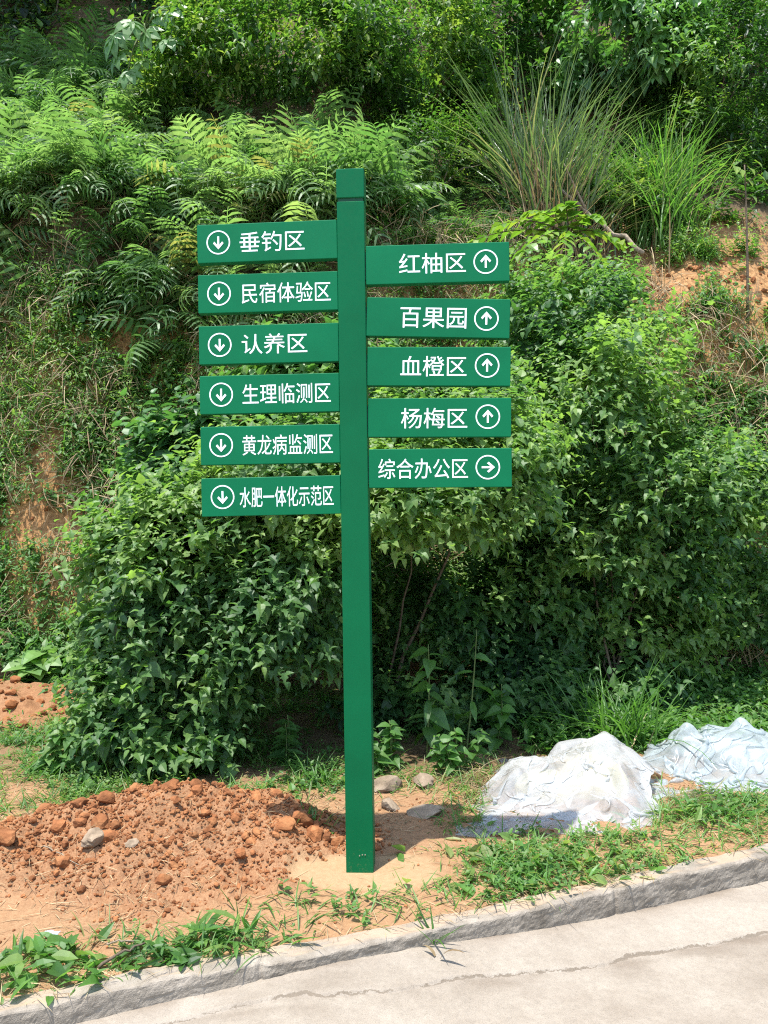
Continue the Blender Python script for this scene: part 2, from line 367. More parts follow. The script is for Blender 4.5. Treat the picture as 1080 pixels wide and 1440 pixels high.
crk = 0 * dj
dirt = np.clip(crk * .9 + .30 * sstep(-.09, -.03, dj) * (1 - sstep(-.01, .005, dj)) * sstep(-.5, .3, noise(X * 4, Y * 12, 5)) + .28 * sstep(.0, 1.0, fbm(X * 1.7, Y * 3.5, 9, 5)) * (dj < 0) + .15 * sstep(0, 1, fbm(X * 4, Y * 9, 19, 4)) + .5 * np.exp((SV) / .035) * sstep(-.3, .5, noise(X * 6, 2)), 0, 1)
tag(grid_mesh('road', X, Y, Zr, M['road'], {'tint': dirt, 'dj': dj}), 'pale sunlit concrete road with a ragged joint', 'road', kind='structure')

# kerb: swept rough profile
tt = np.concatenate([np.linspace(-12, -3, 30), np.arange(-2.95, 3.6, .007), np.linspace(3.7, 14, 30)])
prof = [(.0, -.4), (.0, -.20)] + [(0, -.13 + .009 * q) for q in range(14)] + [(.001, -.005), (.004, -.001), (.012, .001)] + [(.02 + .009 * q, .002) for q in range(9)] + [(.10, -.006), (.102, -.4)]
PX = np.repeat(tt[None], len(prof), 0); po = np.array([p[0] for p in prof])[:, None]; pz = np.array([p[1] for p in prof])[:, None]
jn = sum(np.exp(-((tt - q) / .010) ** 2) for q in (-2.1, -.35, 1.02, 2.6))[None]
edge = np.exp(-(pz / .03) ** 2) * (po < .05)
KY = kerb_y(PX) + po + .0024 * fbm(PX * 16, pz * 30, 1, 6, .7) * (po < .012) + edge * .005 * np.maximum(0, fbm(PX * 8, 3, 7, 3)) + jn * .012 * (po < .05)
KZ = pz + .005 * fbm(PX * 7, po * 20, 2, 5, .6) - edge * .006 * np.maximum(0, fbm(PX * 6, 9, 4, 3)) - jn * .006 * (pz > -.03)
kd = sstep(-.5, .3, fbm(PX * 5, po * 30, 6, 3) + po * 7 - .55) * (po > .012) * .75
tag(grid_mesh('kerb', PX, KY, KZ, M['kerb'], {'tint': kd}, smooth=False), 'rough grey concrete kerb along the road', 'kerb', kind='structure')

# ------------------------------------------------------------------ the sign
DF = 3.325
_b = at(507, 1225, DF); SX, SY = float(_b[0]), .075
SR = math.radians(-3.0)
sign = thing('direction_sign', 'tall green signpost with eleven white lettered direction panels standing in bare clay', 'signpost', (SX, SY, 0))
def box(b, c0, size, bev=0.0, tint=.5, tilt=0.0):
    x, y, z = [q / 2 for q in size]; e = bev
    # bevelled on the front-facing verticals and horizontals: 8-corner box with chamfer rings
    V, Fs = [], []
    ring = lambda a, bb, zz: [(-a + e, -bb, zz), (a - e, -bb, zz), (a, -bb + e, zz), (a, bb - e, zz), (a - e, bb, zz), (-a + e, bb, zz), (-a, bb - e, zz), (-a, -bb + e, zz)]
    def inset(zz): return [(px_ * (1 - e / x), py_ * (1 - e / y), zz) for px_, py_, _ in ring(x, y, zz)]
    if e <= 0: e = .0005
    V = inset(-z) + ring(x, y, -z + e) + ring(x, y, z - e) + inset(z)
    for k in range(3):
        for j in range(8): Fs.append([k * 8 + j, k * 8 + (j + 1) % 8, (k + 1) * 8 + (j + 1) % 8, (k + 1) * 8 + j])
    Fs += [list(range(8))[::-1], [24 + j for j in range(8)]]
    V = np.array(V); ct, st = math.cos(tilt), math.sin(tilt)
    V = np.stack([V[:, 0] * ct - V[:, 2] * st, V[:, 1], V[:, 0] * st + V[:, 2] * ct], -1) + np.array(c0)
    b.raw(V, Fs, tint)
PW = .118; CAPZ = float(at(494, 282, DF)[2]); TOPZ = float(at(493, 237, DF)[2])
Rz = Matrix.Rotation(SR, 4, 'Z')
def signpart(b, name, mat, parent=sign):
    o = b.build(name, mat, parent); o.matrix_parent_inverse = Matrix.Identity(4)
    return o
b = Batch(); box(b, (0, 0, (CAPZ - .2) / 2 - .001), (PW, PW, CAPZ + .2 - .002), .0025); pole = signpart(b, 'pole', M['green'])
b = Batch(); box(b, (0, 0, CAPZ + .006), (PW - .012, PW - .012, .016)); signpart(b, 'cap_gap', M['gap'], pole)
b = Batch(); box(b, (0, 0, (CAPZ + TOPZ) / 2 + .007), (PW + .002, PW + .002, TOPZ - CAPZ - .012), .003); signpart(b, 'cap', M['green'])
for k, (xx, zz) in enumerate([(.0, .075), (.012, .079), (.024, .079)]):
    b = Batch(); b.tube([(xx, -PW / 2 + .002, zz), (xx, -PW / 2 - .0025, zz)], .003, 8); signpart(b, 'rivet', M['steel'], pole)

def textmesh(body, wid, hei):
    cu = bpy.data.curves.new('text', 'FONT'); cu.body = body; cu.size = 1; cu.offset = 0; cu.extrude = 0; cu.resolution_u = 4
    to = bpy.data.objects.new('text', cu); COL.objects.link(to)
    dg = bpy.context.evaluated_depsgraph_get()
    me = bpy.data.meshes.new_from_object(to.evaluated_get(dg)); bpy.data.objects.remove(to); bpy.data.curves.remove(cu)
    v = np.zeros(len(me.vertices) * 3, np.float32); me.vertices.foreach_get('co', v); v = v.reshape(-1, 3)
    lo, hi = v.min(0), v.max(0)
    v[:, 0] = (v[:, 0] - (lo[0] + hi[0]) / 2) * wid / (hi[0] - lo[0]); v[:, 1] = (v[:, 1] - (lo[1] + hi[1]) / 2) * hei / (hi[1] - lo[1])
    me2 = [np.stack([v[:, 0], 0 * v[:, 0], v[:, 1]], -1), [list(p.vertices) for p in me.polygons]]
    bpy.data.meshes.remove(me); return me2
def place(b, V, Fs, c0, tilt):
    ct, st = math.cos(tilt), math.sin(tilt); V = np.array(V, float)
    V = np.stack([V[:, 0] * ct - V[:, 2] * st, V[:, 1], V[:, 0] * st + V[:, 2] * ct], -1) + np.array(c0)
    b.raw(V, Fs)
def icon(rot):
    V, Fs = [], []; n = 48; R0, R1 = .0462, .0520
    for k in range(n):
        a = 2 * math.pi * k / n; V += [(R0 * math.cos(a), 0, R0 * math.sin(a)), (R1 * math.cos(a), 0, R1 * math.sin(a))]
    Fs += [[2 * k, 2 * k + 1, (2 * k + 3) % (2 * n), (2 * k + 2) % (2 * n)] for k in range(n)]
    m = len(V); w = .0042
    A = [(-w, 0, -.026), (w, 0, -.026), (w, 0, .014), (-w, 0, .014)]           # shaft (pointing up)
    t_ = .0060
    A += [(-.023 , 0, .004), (-.023 + t_, 0, -.0035), (0, 0, .0165), (0, 0, .030)]
    A += [(.023, 0, .004), (.023 - t_, 0, -.0035), (0.0, 0, .0165), (0, 0, .030)]
    A = np.array(A); A[4:, 1] = -.0004; ca, sa = math.cos(rot), math.sin(rot)
    A = np.stack([A[:, 0] * ca - A[:, 2] * sa, A[:, 1], A[:, 0] * sa + A[:, 2] * ca], -1)
    V = np.concatenate([np.array(V), A])
    Fs += [[m, m + 1, m + 2, m + 3], [m + 4, m + 5, m + 6, m + 7], [m + 11, m + 10, m + 9, m + 8]]
    return V, Fs
# text, (left x, right x), side y-left-top, y-right-top, y-left-bot, text x0, x1, icon x, icon y, arrow
LP = [('垂钓区', 317, 309, 370, 337, 428, 307, 341, 339, 'D'), ('民宿体验区', 387, 381, 441, 340, 465, 308, 413, 411, 'D'),
      ('认养区', 459, 453.5, 513, 340, 432, 309, 485, 483, 'D'), ('生理临测区', 529, 524, 583, 341, 465, 311, 555, 553, 'D'),
      ('黄龙病监测区', 600, 595.5, 655, 341, 468, 311, 626, 625, 'D'), ('水肥一体化示范区', 673, 668, 727, 337, 469, 313, 699, 698, 'D')]
RP = [('红柚区', 345, 339, 401, 561, 655, 683, 368, 370, 'U'), ('百果园', 418, 421, 472, 563, 656, 684, 448, 447, 'U'),
      ('血橙区', 487, 487, 543, 563, 656, 685, 514, 515, 'U'), ('杨梅区', 560, 559, 615, 564, 657, 686, 586, 588, 'U'),
      ('综合办公区', 631, 629, 687, 532, 658, 686, 657, 659, 'R')]
PT = .042
A1 = {'D': 'down', 'U': 'up', 'R': 'right'}
def to_sign(px, py, yl=0.0):   # pixel -> x,z in the sign's vertical plane through local y = yl (the sign is yawed by SR)
    r = ray(px, py); nrm = np.array([-math.sin(SR), math.cos(SR), 0.]); p0 = np.array([SX - math.sin(SR) * yl, SY + math.cos(SR) * yl, 0])
    p = CAM + r * (((p0 - CAM) @ nrm) / (r @ nrm))
    return (p[0] - SX) * math.cos(SR) + (p[1] - SY) * math.sin(SR), p[2]
YC = -PW / 2 + .003 + PT / 2; FY = YC - PT / 2
for side, rows in (('L', LP), ('R', RP)):
    for (txt, ytl, ytr, ybl, tx0, tx1, ix, iy, ty, ar) in rows:
        if side == 'L':
            x0, _ = to_sign(277 + (ytl - 317) * .0165, ytl, FY); x1 = -PW / 2 - .001; pxr = 474 + (ytl - 317) * .016
            _, z0 = to_sign(277, ytl, FY); _, z1 = to_sign(pxr, ytr, FY); _, zb = to_sign(277, ybl, FY)
        else:
            x0 = PW / 2 + .004; x1, _ = to_sign(716 + (ytl - 345) * .012, ytr, FY)
            _, z0 = to_sign(518, ytl, FY); _, z1 = to_sign(717, ytr, FY); _, zb = to_sign(518, ybl, FY)
        tilt = math.atan2(z1 - z0, x1 - x0); hh = .166; wd_ = x1 - x0
        cx, cz = (x0 + x1) / 2, (z0 + z1) / 2 - (z0 - zb) / 2
        b = Batch(); box(b, (cx, YC, cz), (wd_, PT, hh), .002, tilt=tilt); pn = signpart(b, 'panel', M['green2'])
        pn['label'] = 'green direction panel reading %s with %s arrow' % (txt, A1[ar])
        xa, za = to_sign(tx0, ty, FY); xb, zb2 = to_sign(tx1, ty, FY); zt = (za + zb2) / 2
        V, Fs = textmesh(txt, xb - xa, .087)
        b = Batch()
        for q_, (ox, oz) in enumerate([(0, 0), (.0002, .0002), (-.0002, -.0002)]): place(b, V, Fs, ((xa + xb) / 2 + ox, FY - .0004 - .00006 * q_, zt + oz), tilt)
        o = signpart(b, 'lettering', M['white'], pn)
        V, Fs = icon({'D': math.pi, 'U': 0, 'R': -math.pi / 2}[ar])
        xi, zi = to_sign(ix, iy, FY)
        b = Batch(); place(b, V, Fs, (xi, FY - .0005, zi), tilt); o = signpart(b, 'arrow_icon', M['white'], pn)
        sm_ = o.modifiers.new('thick', 'SOLIDIFY'); sm_.thickness = .0005; sm_.offset = 0
        if side == 'R':
            b = Batch(); box(b, (PW / 2 + .002, YC, cz), (.004, .03, hh * .7)); signpart(b, 'bracket', M['gap'], pn)
sign.rotation_euler = (0, 0, SR)

# ------------------------------------------------------------------ leaf templates
def leaf(pr, fold=.25, curl=.25):
    V, Fs = [], []; n = len(pr)
    for t, w in pr:
        zc = -curl * t * t
        V += [(0, t, zc), (-w, t, zc + fold * w), (w, t, zc + fold * w)]
    for k in range(n - 1):
        a, c2 = 3 * k, 3 * k + 3
        if k == 0: Fs += [[0, c2, c2 + 1], [0, c2 + 2, c2]]
        elif k == n - 2: Fs += [[a, c2, a + 1], [a, a + 2, c2]]
        else: Fs += [[a, c2, c2 + 1, a + 1], [a, a + 2, c2 + 2, c2]]
    return T(V, Fs)
L_OV = leaf([(0, 0), (.07, .17), (.25, .33), (.5, .29), (.75, .15), (1, 0)])
L_OV2 = leaf([(0, 0), (.07, .2), (.25, .34), (.5, .31), (.75, .15), (1, 0)], .45, .5)
L_LOB = leaf([(0, 0), (.04, .22), (.16, .30), (.30, .22), (.42, .40), (.50, .36), (.58, .17), (.8, .12), (1, 0)], .3, .3)
L_LAN = leaf([(0, 0), (.15, .10), (.45, .14), (.75, .09), (1, 0)], .3, .35)
L_SM = leaf([(0, 0), (.3, .24), (.65, .2), (1, 0)], .3, .2)
L_SM2 = leaf([(0, 0), (.3, .17), (.65, .15), (1, 0)], .4, .4)
L_HEART = leaf([(0, .0), (-.04, .22), (.12, .42), (.4, .40), (.7, .24), (1, 0)], .2, .35)
def blade(bend, w=.03, n=5, taper=1.0):
    V, Fs = [], []; p = np.zeros(2); a = 0.0
    for k in range(n + 1):
        t = k / n; ww = w * (1 - t ** (1.5 + taper)) * (.6 + .4 * min(1, t * 4)) + 1e-4
        V += [(-ww, p[0], p[1] + ww * .3), (0, p[0], p[1]), (ww, p[0], p[1] + ww * .3)]
        a2 = bend * (t + .5 / n); p = p + np.array([math.cos(a2), -math.sin(a2)]) / n
    for k in range(n):
        a, c2 = 3 * k, 3 * k + 3; Fs += [[a, a + 1, c2 + 1, c2], [a + 1, a + 2, c2 + 2, c2 + 1]]
    return T(V, Fs)
BL = [blade(q) for q in (.2, .8, 1.5, 2.2)]
def frond(droop, pin, seed, npair=15, pw=.17):
    g = np.random.default_rng(seed); V, Fs = [], []
    p = np.zeros(3); a = .5
    prev = None
    for k in range(npair + 1):
        t = k / npair; a = .55 - droop * t
        d = np.array([0, math.cos(a), math.sin(a)])
        w = .006 * (1 - .7 * t); m = len(V)
        V += [tuple(p + [-w, 0, 0]), tuple(p + [w, 0, 0])]
        if prev is not None: Fs.append([prev, prev + 1, m + 1, m])
        prev = m
        if k > 1:
            ln = pin * (math.sin(math.pi * min(1, (t * .88 + .12))) ** .7) * g.uniform(.85, 1.1)
            for sd in (-1, 1):
                q = p.copy(); e = norm(np.array([sd * .9, .45 + .3 * t, .12 - .1 * g.random()])) ; m = len(V)
                wv = norm(d) * pw * ln * .5
                prof_ = [(.0, .35), (.3, 1.), (.65, .75), (1, 0)]; last = 0
                for (tt_, wf) in prof_:
                    q = q + e * ln * (tt_ - last); last = tt_; e = norm(e + np.array([0, 0, -.42]))
                    V += [tuple(q - wv * wf), tuple(q + wv * wf + np.array([0, 0, .15 * pw * ln * wf]))]
                Fs += [[m + 2 * j, m + 2 * j + 1, m + 2 * j + 3, m + 2 * j + 2] for j in range(3)]
        p = p + d / npair
    return T(V, Fs)
FR = [frond(.9 + .22 * k, .24 + .035 * (k % 4), 40 + k, 9 + k % 4, .19 + .02 * (k % 3)) for k in range(9)]
FRN = [frond(.8 + .3 * k, .20, 60 + k, 18, .22) for k in range(3)]

def jit(n, a=.35, g=rng): return g.normal(size=(n, 3)) * a
UP = np.array([0, 0, 1.0])

def shoots(b, P, Dr, L, nl, lt, size, tint, g, droop=.35, spread=1.0, taper=.5):
    """leaves alternate along short shoots; P base points, Dr directions, L lengths"""
    N = len(P); sf = g.uniform(.6, 1.3, N); Dr = norm(Dr); side = norm(np.cross(Dr, rdir(N, g)))
    oth = np.cross(Dr, side); ph = g.uniform(0, 6.28, N)
    for k in range(nl):
        t = (k + .6) / nl
        an = ph + 2.4 * k
        rad = side * np.cos(an)[:, None] + oth * np.sin(an)[:, None]
        base = P + Dr * (L * t)[:, None] + np.array([0, 0, -.12]) * (L * t * t)[:, None]
        ld = norm(rad * spread + Dr * (.35 + .5 * t) + UP * (.15 - droop) + jit(N, .18, g))
        up = norm(UP * 1.0 + Dr * .5 + SUN * .3 + jit(N, .30, g))
        sz = size * sf * (1 - taper * t * t) * g.uniform(.65, 1.2, N)
        tl = lt[k % len(lt)] if len(lt) > 1 else lt[0]
        b.add(tl, base, basis(ld, up), np.stack([sz * g.uniform(.8, 1.15, N), sz, sz], -1), np.clip(tint + .22 * t - .1 + g.normal(size=N) * .13, 0, 1))

def inside(P, els, k=1.0):
    r = np.zeros(len(P), bool)
    for c0, rr in els: r |= (((P - c0) / (rr * k)) ** 2).sum(1) < 1
    return r
def crown_tips(els, n, g, depth=(.66, 1.04), low=-.6, gap=-.35, gapf=3.0):
    Ar = np.array([(r[0] * r[1] + r[1] * r[2] + r[0] * r[2]) for _, r in els]); pk = g.choice(len(els), n * 2, p=Ar / Ar.sum())
    d = rdir(n * 2, g); C0 = np.array([e[0] for e in els])[pk]; RR = np.array([e[1] for e in els])[pk]
    lump = 1 + .34 * fbm(d[:, 0] * 2.2 + C0[:, 0] * 3, d[:, 1] * 2.2 + C0[:, 1], d[:, 2] * 2.2 + C0[:, 2] * 3, 3)
    f = g.uniform(*depth, n * 2) * lump
    P = C0 + d * RR * f[:, None]
    ok = ~inside(P, els, .62) & (d[:, 2] > low)
    # gaps
    ok &= noise(P[:, 0] * gapf, P[:, 1] * gapf, P[:, 2] * gapf) > gap
    P, d = P[ok][:n], d[ok][:n]
    return P, d
def E(px, py, rx, ry, D, rd):
    s_ = D / F; return (at(px, py, D), np.array([rx * s_, rd, ry * s_]))
def bush(name, label, cat, base, els, n, lt, size, mat, tint=.5, group=None, seed=1, L=(.16, .40), nl=8, stem_r=.018, nst=10, droop=.35, upb=.45, inner=.25, low=-.6, spread=1.0, barkmat='bark', zmin=True, gap=-.35, gapf=3.0):
    g = np.random.default_rng(seed)
    base = np.array(base, float); base[2] = terrain(base[0], base[1]) - .02
    root = thing(name, label, cat, base, group)
    P, d = crown_tips(els, n, g, low=low, gap=gap, gapf=gapf)
    Pi, di = crown_tips(els, int(n * inner), g, (.35, .75), low)
    P = np.concatenate([P, Pi]); d = np.concatenate([d, di])
    if zmin:
        ok = P[:, 2] > terrain(P[:, 0], P[:, 1], False) + .05; P, d = P[ok], d[ok]
    b = Batch()
    dr = norm(d * .8 + UP * upb + jit(len(P), .35, g))
    clump = .40 * fbm(P[:, 0] * 2.1, P[:, 1] * 2.1, P[:, 2] * 2.1, 2)
    Ls = g.uniform(*L, len(P)); ldr = g.random(len(P)) < .10; Ls[ldr] *= 1.8
    dr[ldr] = norm(dr[ldr] + UP * .5)
    shoots(b, P - dr * .1, dr, Ls, nl, lt, size, tint + clump + g.normal(size=len(P)) * .10, g, droop, spread)
    b.build('foliage', mat, root)
    b = Batch()
    for k in range(nst):
        c0, rr = els[k % len(els)]
        tip = P[g.integers(len(P))] if k >= len(els) else c0 + np.array([0, 0, rr[2] * .3])
        p0 = base + np.array([g.normal() * .08, g.normal() * .08, -.03]); mid = (p0 + tip) / 2 + g.normal(size=3) * .12 + np.array([0, 0, .1])
        t = np.linspace(0, 1, 9)[:, None]; pts = (1 - t) ** 2 * p0 + 2 * t * (1 - t) * mid + t * t * tip + jit(9, .012, g)
        r0 = stem_r * g.uniform(.6, 1.1); b.tube(pts, np.linspace(r0, r0 * .2, 9), 6, g.random())
    b.build('stems', M[barkmat], root, True)
    return root
MUL = [L_OV, L_LOB, L_OV2, L_OV, L_LOB]

# ------------------------------------------------------------------ mulberry thicket behind the sign
G = 'mulberry bushes at the foot of the bank'
bush('mulberry_bush', 'lobed leaf bush left of the post, bushy down to the clay mound', 'bush', (-1.2, 1.75, 0),
     [E(260, 830, 135, 150, 5.2, .55), E(330, 740, 150, 95, 5.5, .6), E(215, 950, 90, 95, 5.0, .4), E(380, 880, 95, 110, 5.0, .45), E(180, 860, 55, 130, 5.3, .4), E(330, 985, 55, 55, 4.9, .3), E(170, 1010, 60, 55, 4.85, .3), E(240, 1045, 90, 35, 4.75, .25)],
     2700, MUL, .098, M['mulberry'], .68, G, 11, nst=8)
bush('mulberry_bush', 'bush behind the post arching over a dark hollow', 'bush', (.15, 2.3, 0),
     [E(430, 690, 140, 95, 5.3, .75), E(590, 715, 140, 85, 5.15, .8), E(680, 660, 100, 100, 5.3, .75), E(520, 640, 120, 90, 5.7, .6), E(430, 800, 80, 70, 5.1, .5)],
     2500, MUL, .088, M['mulberry'], .72, G, 12, nst=3)
bush('mulberry_bush', 'wide bush right of the panels, climbing the bank behind the plastic', 'bush', (1.75, 2.6, 0),
     [E(830, 590, 120, 130, 6.0, .7), E(940, 710, 120, 110, 5.9, .65), E(770, 480, 95, 100, 6.6, .6), E(860, 780, 120, 120, 6.1, .6), E(880, 890, 110, 90, 6.2, .5), E(1030, 690, 70, 60, 6.5, .5), E(1050, 780, 80, 80, 6.3, .5), E(1060, 870, 70, 60, 6.4, .4), E(850, 440, 90, 60, 6.8, .5)],
     3700, MUL, .086, M['mulberry'], .72, G, 13, nst=5, stem_r=.012)
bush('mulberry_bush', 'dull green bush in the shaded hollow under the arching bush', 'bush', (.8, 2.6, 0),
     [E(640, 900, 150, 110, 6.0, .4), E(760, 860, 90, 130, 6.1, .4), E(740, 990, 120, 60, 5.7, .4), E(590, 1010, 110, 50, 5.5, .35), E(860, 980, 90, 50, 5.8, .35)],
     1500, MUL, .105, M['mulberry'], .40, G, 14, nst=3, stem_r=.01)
bush('mulberry_bush', 'pale broad leaf shrub low on the bank, behind the lowest left panels', 'bush', (-1.0, 3.1, 0),
     [E(245, 660, 70, 60, 6.2, .4), E(330, 640, 80, 70, 6.3, .4), E(450, 560, 120, 80, 6.4, .4)],
     500, [L_OV, L_HEART, L_OV2], .14, M['pale'], .45, G, 15, nst=10)

# ------------------------------------------------------------------ bank and hill cover (stuff)
def zone(n, x0, x1, y0, y1, g, dens=None):
    x = g.uniform(x0, x1, n); y = g.uniform(y0, y1, n)
    if dens is not None:
        ok = g.random(n) < dens(x, y); x, y = x[ok], y[ok]
    return x, y
g = np.random.default_rng(3)
def soilgap(x, y):   # bare patches on the bank
    z = terrain(x, y, False)
    a = np.exp(-(((x + 2.95 + .25 * (z - 1.5)) / .28) ** 2 + ((z - 1.6) / 1.1) ** 2)) + np.exp(-(((x + 2.55) / .22) ** 2 + ((z - 3.3) / .3) ** 2))
    c2 = sstep(2.3, 2.9, x) * np.exp(-((z - 4.0) / .52) ** 2) * 1.5 * 1.0
    c2 = np.maximum(c2, .62 * sstep(2.2, 2.7, x) * np.exp(-((z - 3.1) / .55) ** 2))
    return np.clip((1.1 * a + 1.25 * c2) * sstep(-.75, .15, fbm(x * 3.1, z * 2.3, 77, 3)), 0, 1)
b = Batch(); bs = Batch(); bw = Batch()
def bankz(n, x0=-5.5, x1=6): return zone(n, x0, x1, 3.4, 5.3, g, lambda x, y: (1 - soilgap(x, y)))
# blades
x, y = bankz(62000); nn = tnormal(x, y); P = np.stack([x, y, terrain(x, y)], -1)
den = noise(x * 1.6, P[:, 2] * 1.6, 11); ok = den > -.25; x, y, nn, P, den = x[ok], y[ok], nn[ok], P[ok], den[ok]
N = len(x); d = norm(nn * .6 + UP * .5 + jit(N, .45, g)); R = basis(d, norm(UP + nn + jit(N, .2, g)))
k = g.integers(0, 4, N); ln = g.uniform(.12, .34, N)
for q in range(4):
    s_ = k == q; b.add(BL[q], P[s_], R[s_], np.stack([ln[s_] * .75, ln[s_], ln[s_]], -1), np.clip(.74 + .3 * den[s_] + g.normal(size=s_.sum()) * .22, 0, 1))
tag(b.build('bank_grass', M['grass'], None, True), 'wild grass covering the steep bank behind the bushes', 'grass', kind='stuff')
# small leaf weeds
x, y = bankz(23000); P = np.stack([x, y, terrain(x, y)], -1); nn = tnormal(x, y)
den = noise(x * 1.3, P[:, 2] * 1.3, 31); ok = den > -.45; P, nn, den = P[ok], nn[ok], den[ok]
d = norm(nn + UP * .6 + jit(len(P), .4, g))
shoots(bw, P, d, g.uniform(.1, .42, len(P)), 8, [L_SM, L_SM2, L_LAN], .074, .74 + .3 * den, g, .2)
x, y = bankz(6500); P = np.stack([x, y, terrain(x, y)], -1); ok = noise(x * 1.1, P[:, 2] * 1.1, 51) > .1; P = P[ok]
shoots(bw, P, norm(tnormal(P[:, 0], P[:, 1]) + UP * .5 + jit(len(P), .3, g)), g.uniform(.12, .35, len(P)), 6, [L_OV, L_OV2], .11, .5 + 0 * P[:, 0], g, .3)
x, y = zone(1500, 1.6, 5.6, 4.3, 5.2, g); P = np.stack([x, y, terrain(x, y)], -1); ok = (noise(x * 2.6, P[:, 2] * 2.6, 57) > .12) & ((P[:, 2] < 3.6) | (g.random(len(x)) < .12)); P = P[ok]
shoots(bw, P, norm(tnormal(P[:, 0], P[:, 1]) + UP * .6 + jit(len(P), .35, g)), g.uniform(.08, .3, len(P)), 7, [L_SM, L_OV, L_LAN], .075, .62 + 0 * P[:, 0], g, .25)
tag(bw.build('bank_weeds', M['weed'], None), 'small leafy weeds tangled over the steep bank', 'weeds', kind='stuff')
# straw
x, y = zone(26000, -5.5, 6, 3.4, 5.2, g); P = np.stack([x, y, terrain(x, y) + .02], -1); nn = tnormal(x, y)
den = noise(x * 1.5, P[:, 2] * 1.5, 71) + .6 * (x > 2.0) * (P[:, 2] < 3.6) + .4 * ((x < -1.1) & (P[:, 2] > 2.0) & (P[:, 2] < 3.7)) - .1; ok = den > -.05; P, nn = P[ok], nn[ok]; N = len(P); P = P + nn * g.uniform(.03, .27, N)[:, None]
d = norm(jit(N, .6, g) + nn * .25 + np.array([0, 0, -.5])); R = basis(d, norm(nn + jit(N, .3, g))); ln = g.uniform(.12, .42, N)
for q in range(4):
    s_ = np.arange(N) % 4 == q; bs.add(BL[q], P[s_], R[s_], np.stack([ln[s_] * .4, ln[s_], ln[s_]], -1), g.random(s_.sum()))
x, y = zone(2200, 2.1, 5.6, 5.3, 5.75, g); P = np.stack([x, y, terrain(x, y) + .03], -1); ok = (noise(x * 2.2, 4, 91) > -.35); P = P[ok]; N = len(P)
d = norm(np.stack([g.normal(size=N) * .3, -.25 + g.normal(size=N) * .2, -1 + g.normal(size=N) * .35], -1)); R = basis(d, norm(np.array([0, -1., .3]) + jit(N, .3, g))); ln = g.uniform(.12, .5, N)
for q in range(3):
    s_ = np.arange(N) % 3 == q; bs.add(BL[q], P[s_], R[s_], np.stack([ln[s_] * .3, ln[s_], ln[s_]], -1), g.random(s_.sum()) * .8)
tag(bs.build('dry_grass', M['straw'], None, True), 'dry straw coloured grass hanging on the bank', 'dry grass', kind='stuff')

# ferns
b = Batch()
def ferns(n, x0, x1, y0, y1, g, size, tint, dens=None):
    x, y = zone(n, x0, x1, y0, y1, g, dens); z = terrain(x, y); N = len(x)
    P = np.stack([x, y, z + .05], -1)
    d = norm(np.stack([g.normal(size=N) * .75, -.8 + g.normal(size=N) * .45, .30 + 0 * x + g.normal(size=N) * .35], -1))
    R = basis(d, norm(UP + jit(N, .38, g))); k = g.integers(0, len(FR), N); sz = size * g.uniform(.4, 1.2, N)
    tn = tint + .25 * noise(x * 1.2, y * 1.2, 5) + g.normal(size=N) * .12
    for q in range(len(FR)):
        s_ = k == q; b.add(FR[q], P[s_], R[s_], sz[s_], np.clip(tn[s_], 0, 1))
ferns(900, -6.5, -2.6, 4.9, 7.3, g, .80, .66)
ferns(520, -2.6, .4, 4.9, 6.3, g, .80, .66)
ferns(520, -6.5, .2, 4.85, 5.3, g, .95, .70)
ferns(420, -6.5, -.2, 4.72, 5.1, g, .85, .62)
ferns(260, 0, 1.8, 5.1, 6.4, g, .5, .5)
ferns(160, 1.8, 6.5, 6.0, 8, g, .45, .4)
ferns(130, -7, -1.5, 7.2, 8.2, g, .5, .2)
tag(b.build('fern_cover', M['fern'], None), 'bed of drooping bright green ferns over the bank edge', 'ferns', kind='stuff')
# undergrowth on the upper hill
b = Batch()
x, y = zone(17000, -9, 9, 5.3, 13.5, g, lambda x, y: ~((x > 2.0) & (y < 5.85)) & ~((x > -2.8) & (x < 1.3) & (y < 7.9)) & ~((np.abs(x - 2.0) < .75) & (y < 6.2)) & ~((np.abs(x - 3.1) < .7) & (y < 5.9))); P = np.stack([x, y, terrain(x, y)], -1); N = len(P)
d = norm(tnormal(x, y) + UP * .8 + jit(N, .4, g))
shoots(b, P, d, g.uniform(.2, .6, N), 7, [L_LAN, L_OV, L_SM2], .13, .4 + .4 * noise(x * .9, y * .9, 3), g, .35)
tag(b.build('hill_undergrowth', M['shrub'], None), 'dense leafy undergrowth covering the upper hillside', 'undergrowth', kind='stuff')

# ------------------------------------------------------------------ shrubs and trees up the hill
def hb(px, py, D, name, label, els, n, lt, size, mat, tint, seed, cat='shrub', group='shrubs on the upper hillside', **kw):
    kw.setdefault('gap', -.22); kw.setdefault('gapf', 1.7)
    p = at(px, py, D); return bush(name, label, cat, (p[0], p[1], 0), els, n, lt, size, M[mat], tint, group, seed, **kw)
hb(420, 250, 10.6, 'hill_shrub', 'broad bright shrub with small leaves above the ferns, left of the post top',
   [E(400, 80, 150, 75, 9.6, 1.1), E(300, 120, 80, 60, 9.8, .9), E(480, 120, 110, 65, 9.6, 1.0), E(400, 145, 130, 50, 9.9, .7)], 2000, [L_SM, L_LAN, L_SM2], .12, 'shrub', .62, 21, L=(.2, .7), nl=10)
hb(600, 200, 10.8, 'hill_shrub', 'rounded bright shrub at the top edge, right above the post',
   [E(590, 60, 110, 75, 10.0, .9), E(540, 20, 100, 60, 10.6, .9), E(620, 130, 80, 60, 10.0, .7)], 1300, [L_SM, L_SM2], .10, 'shrub', .66, 22, L=(.2, .65), nl=10)
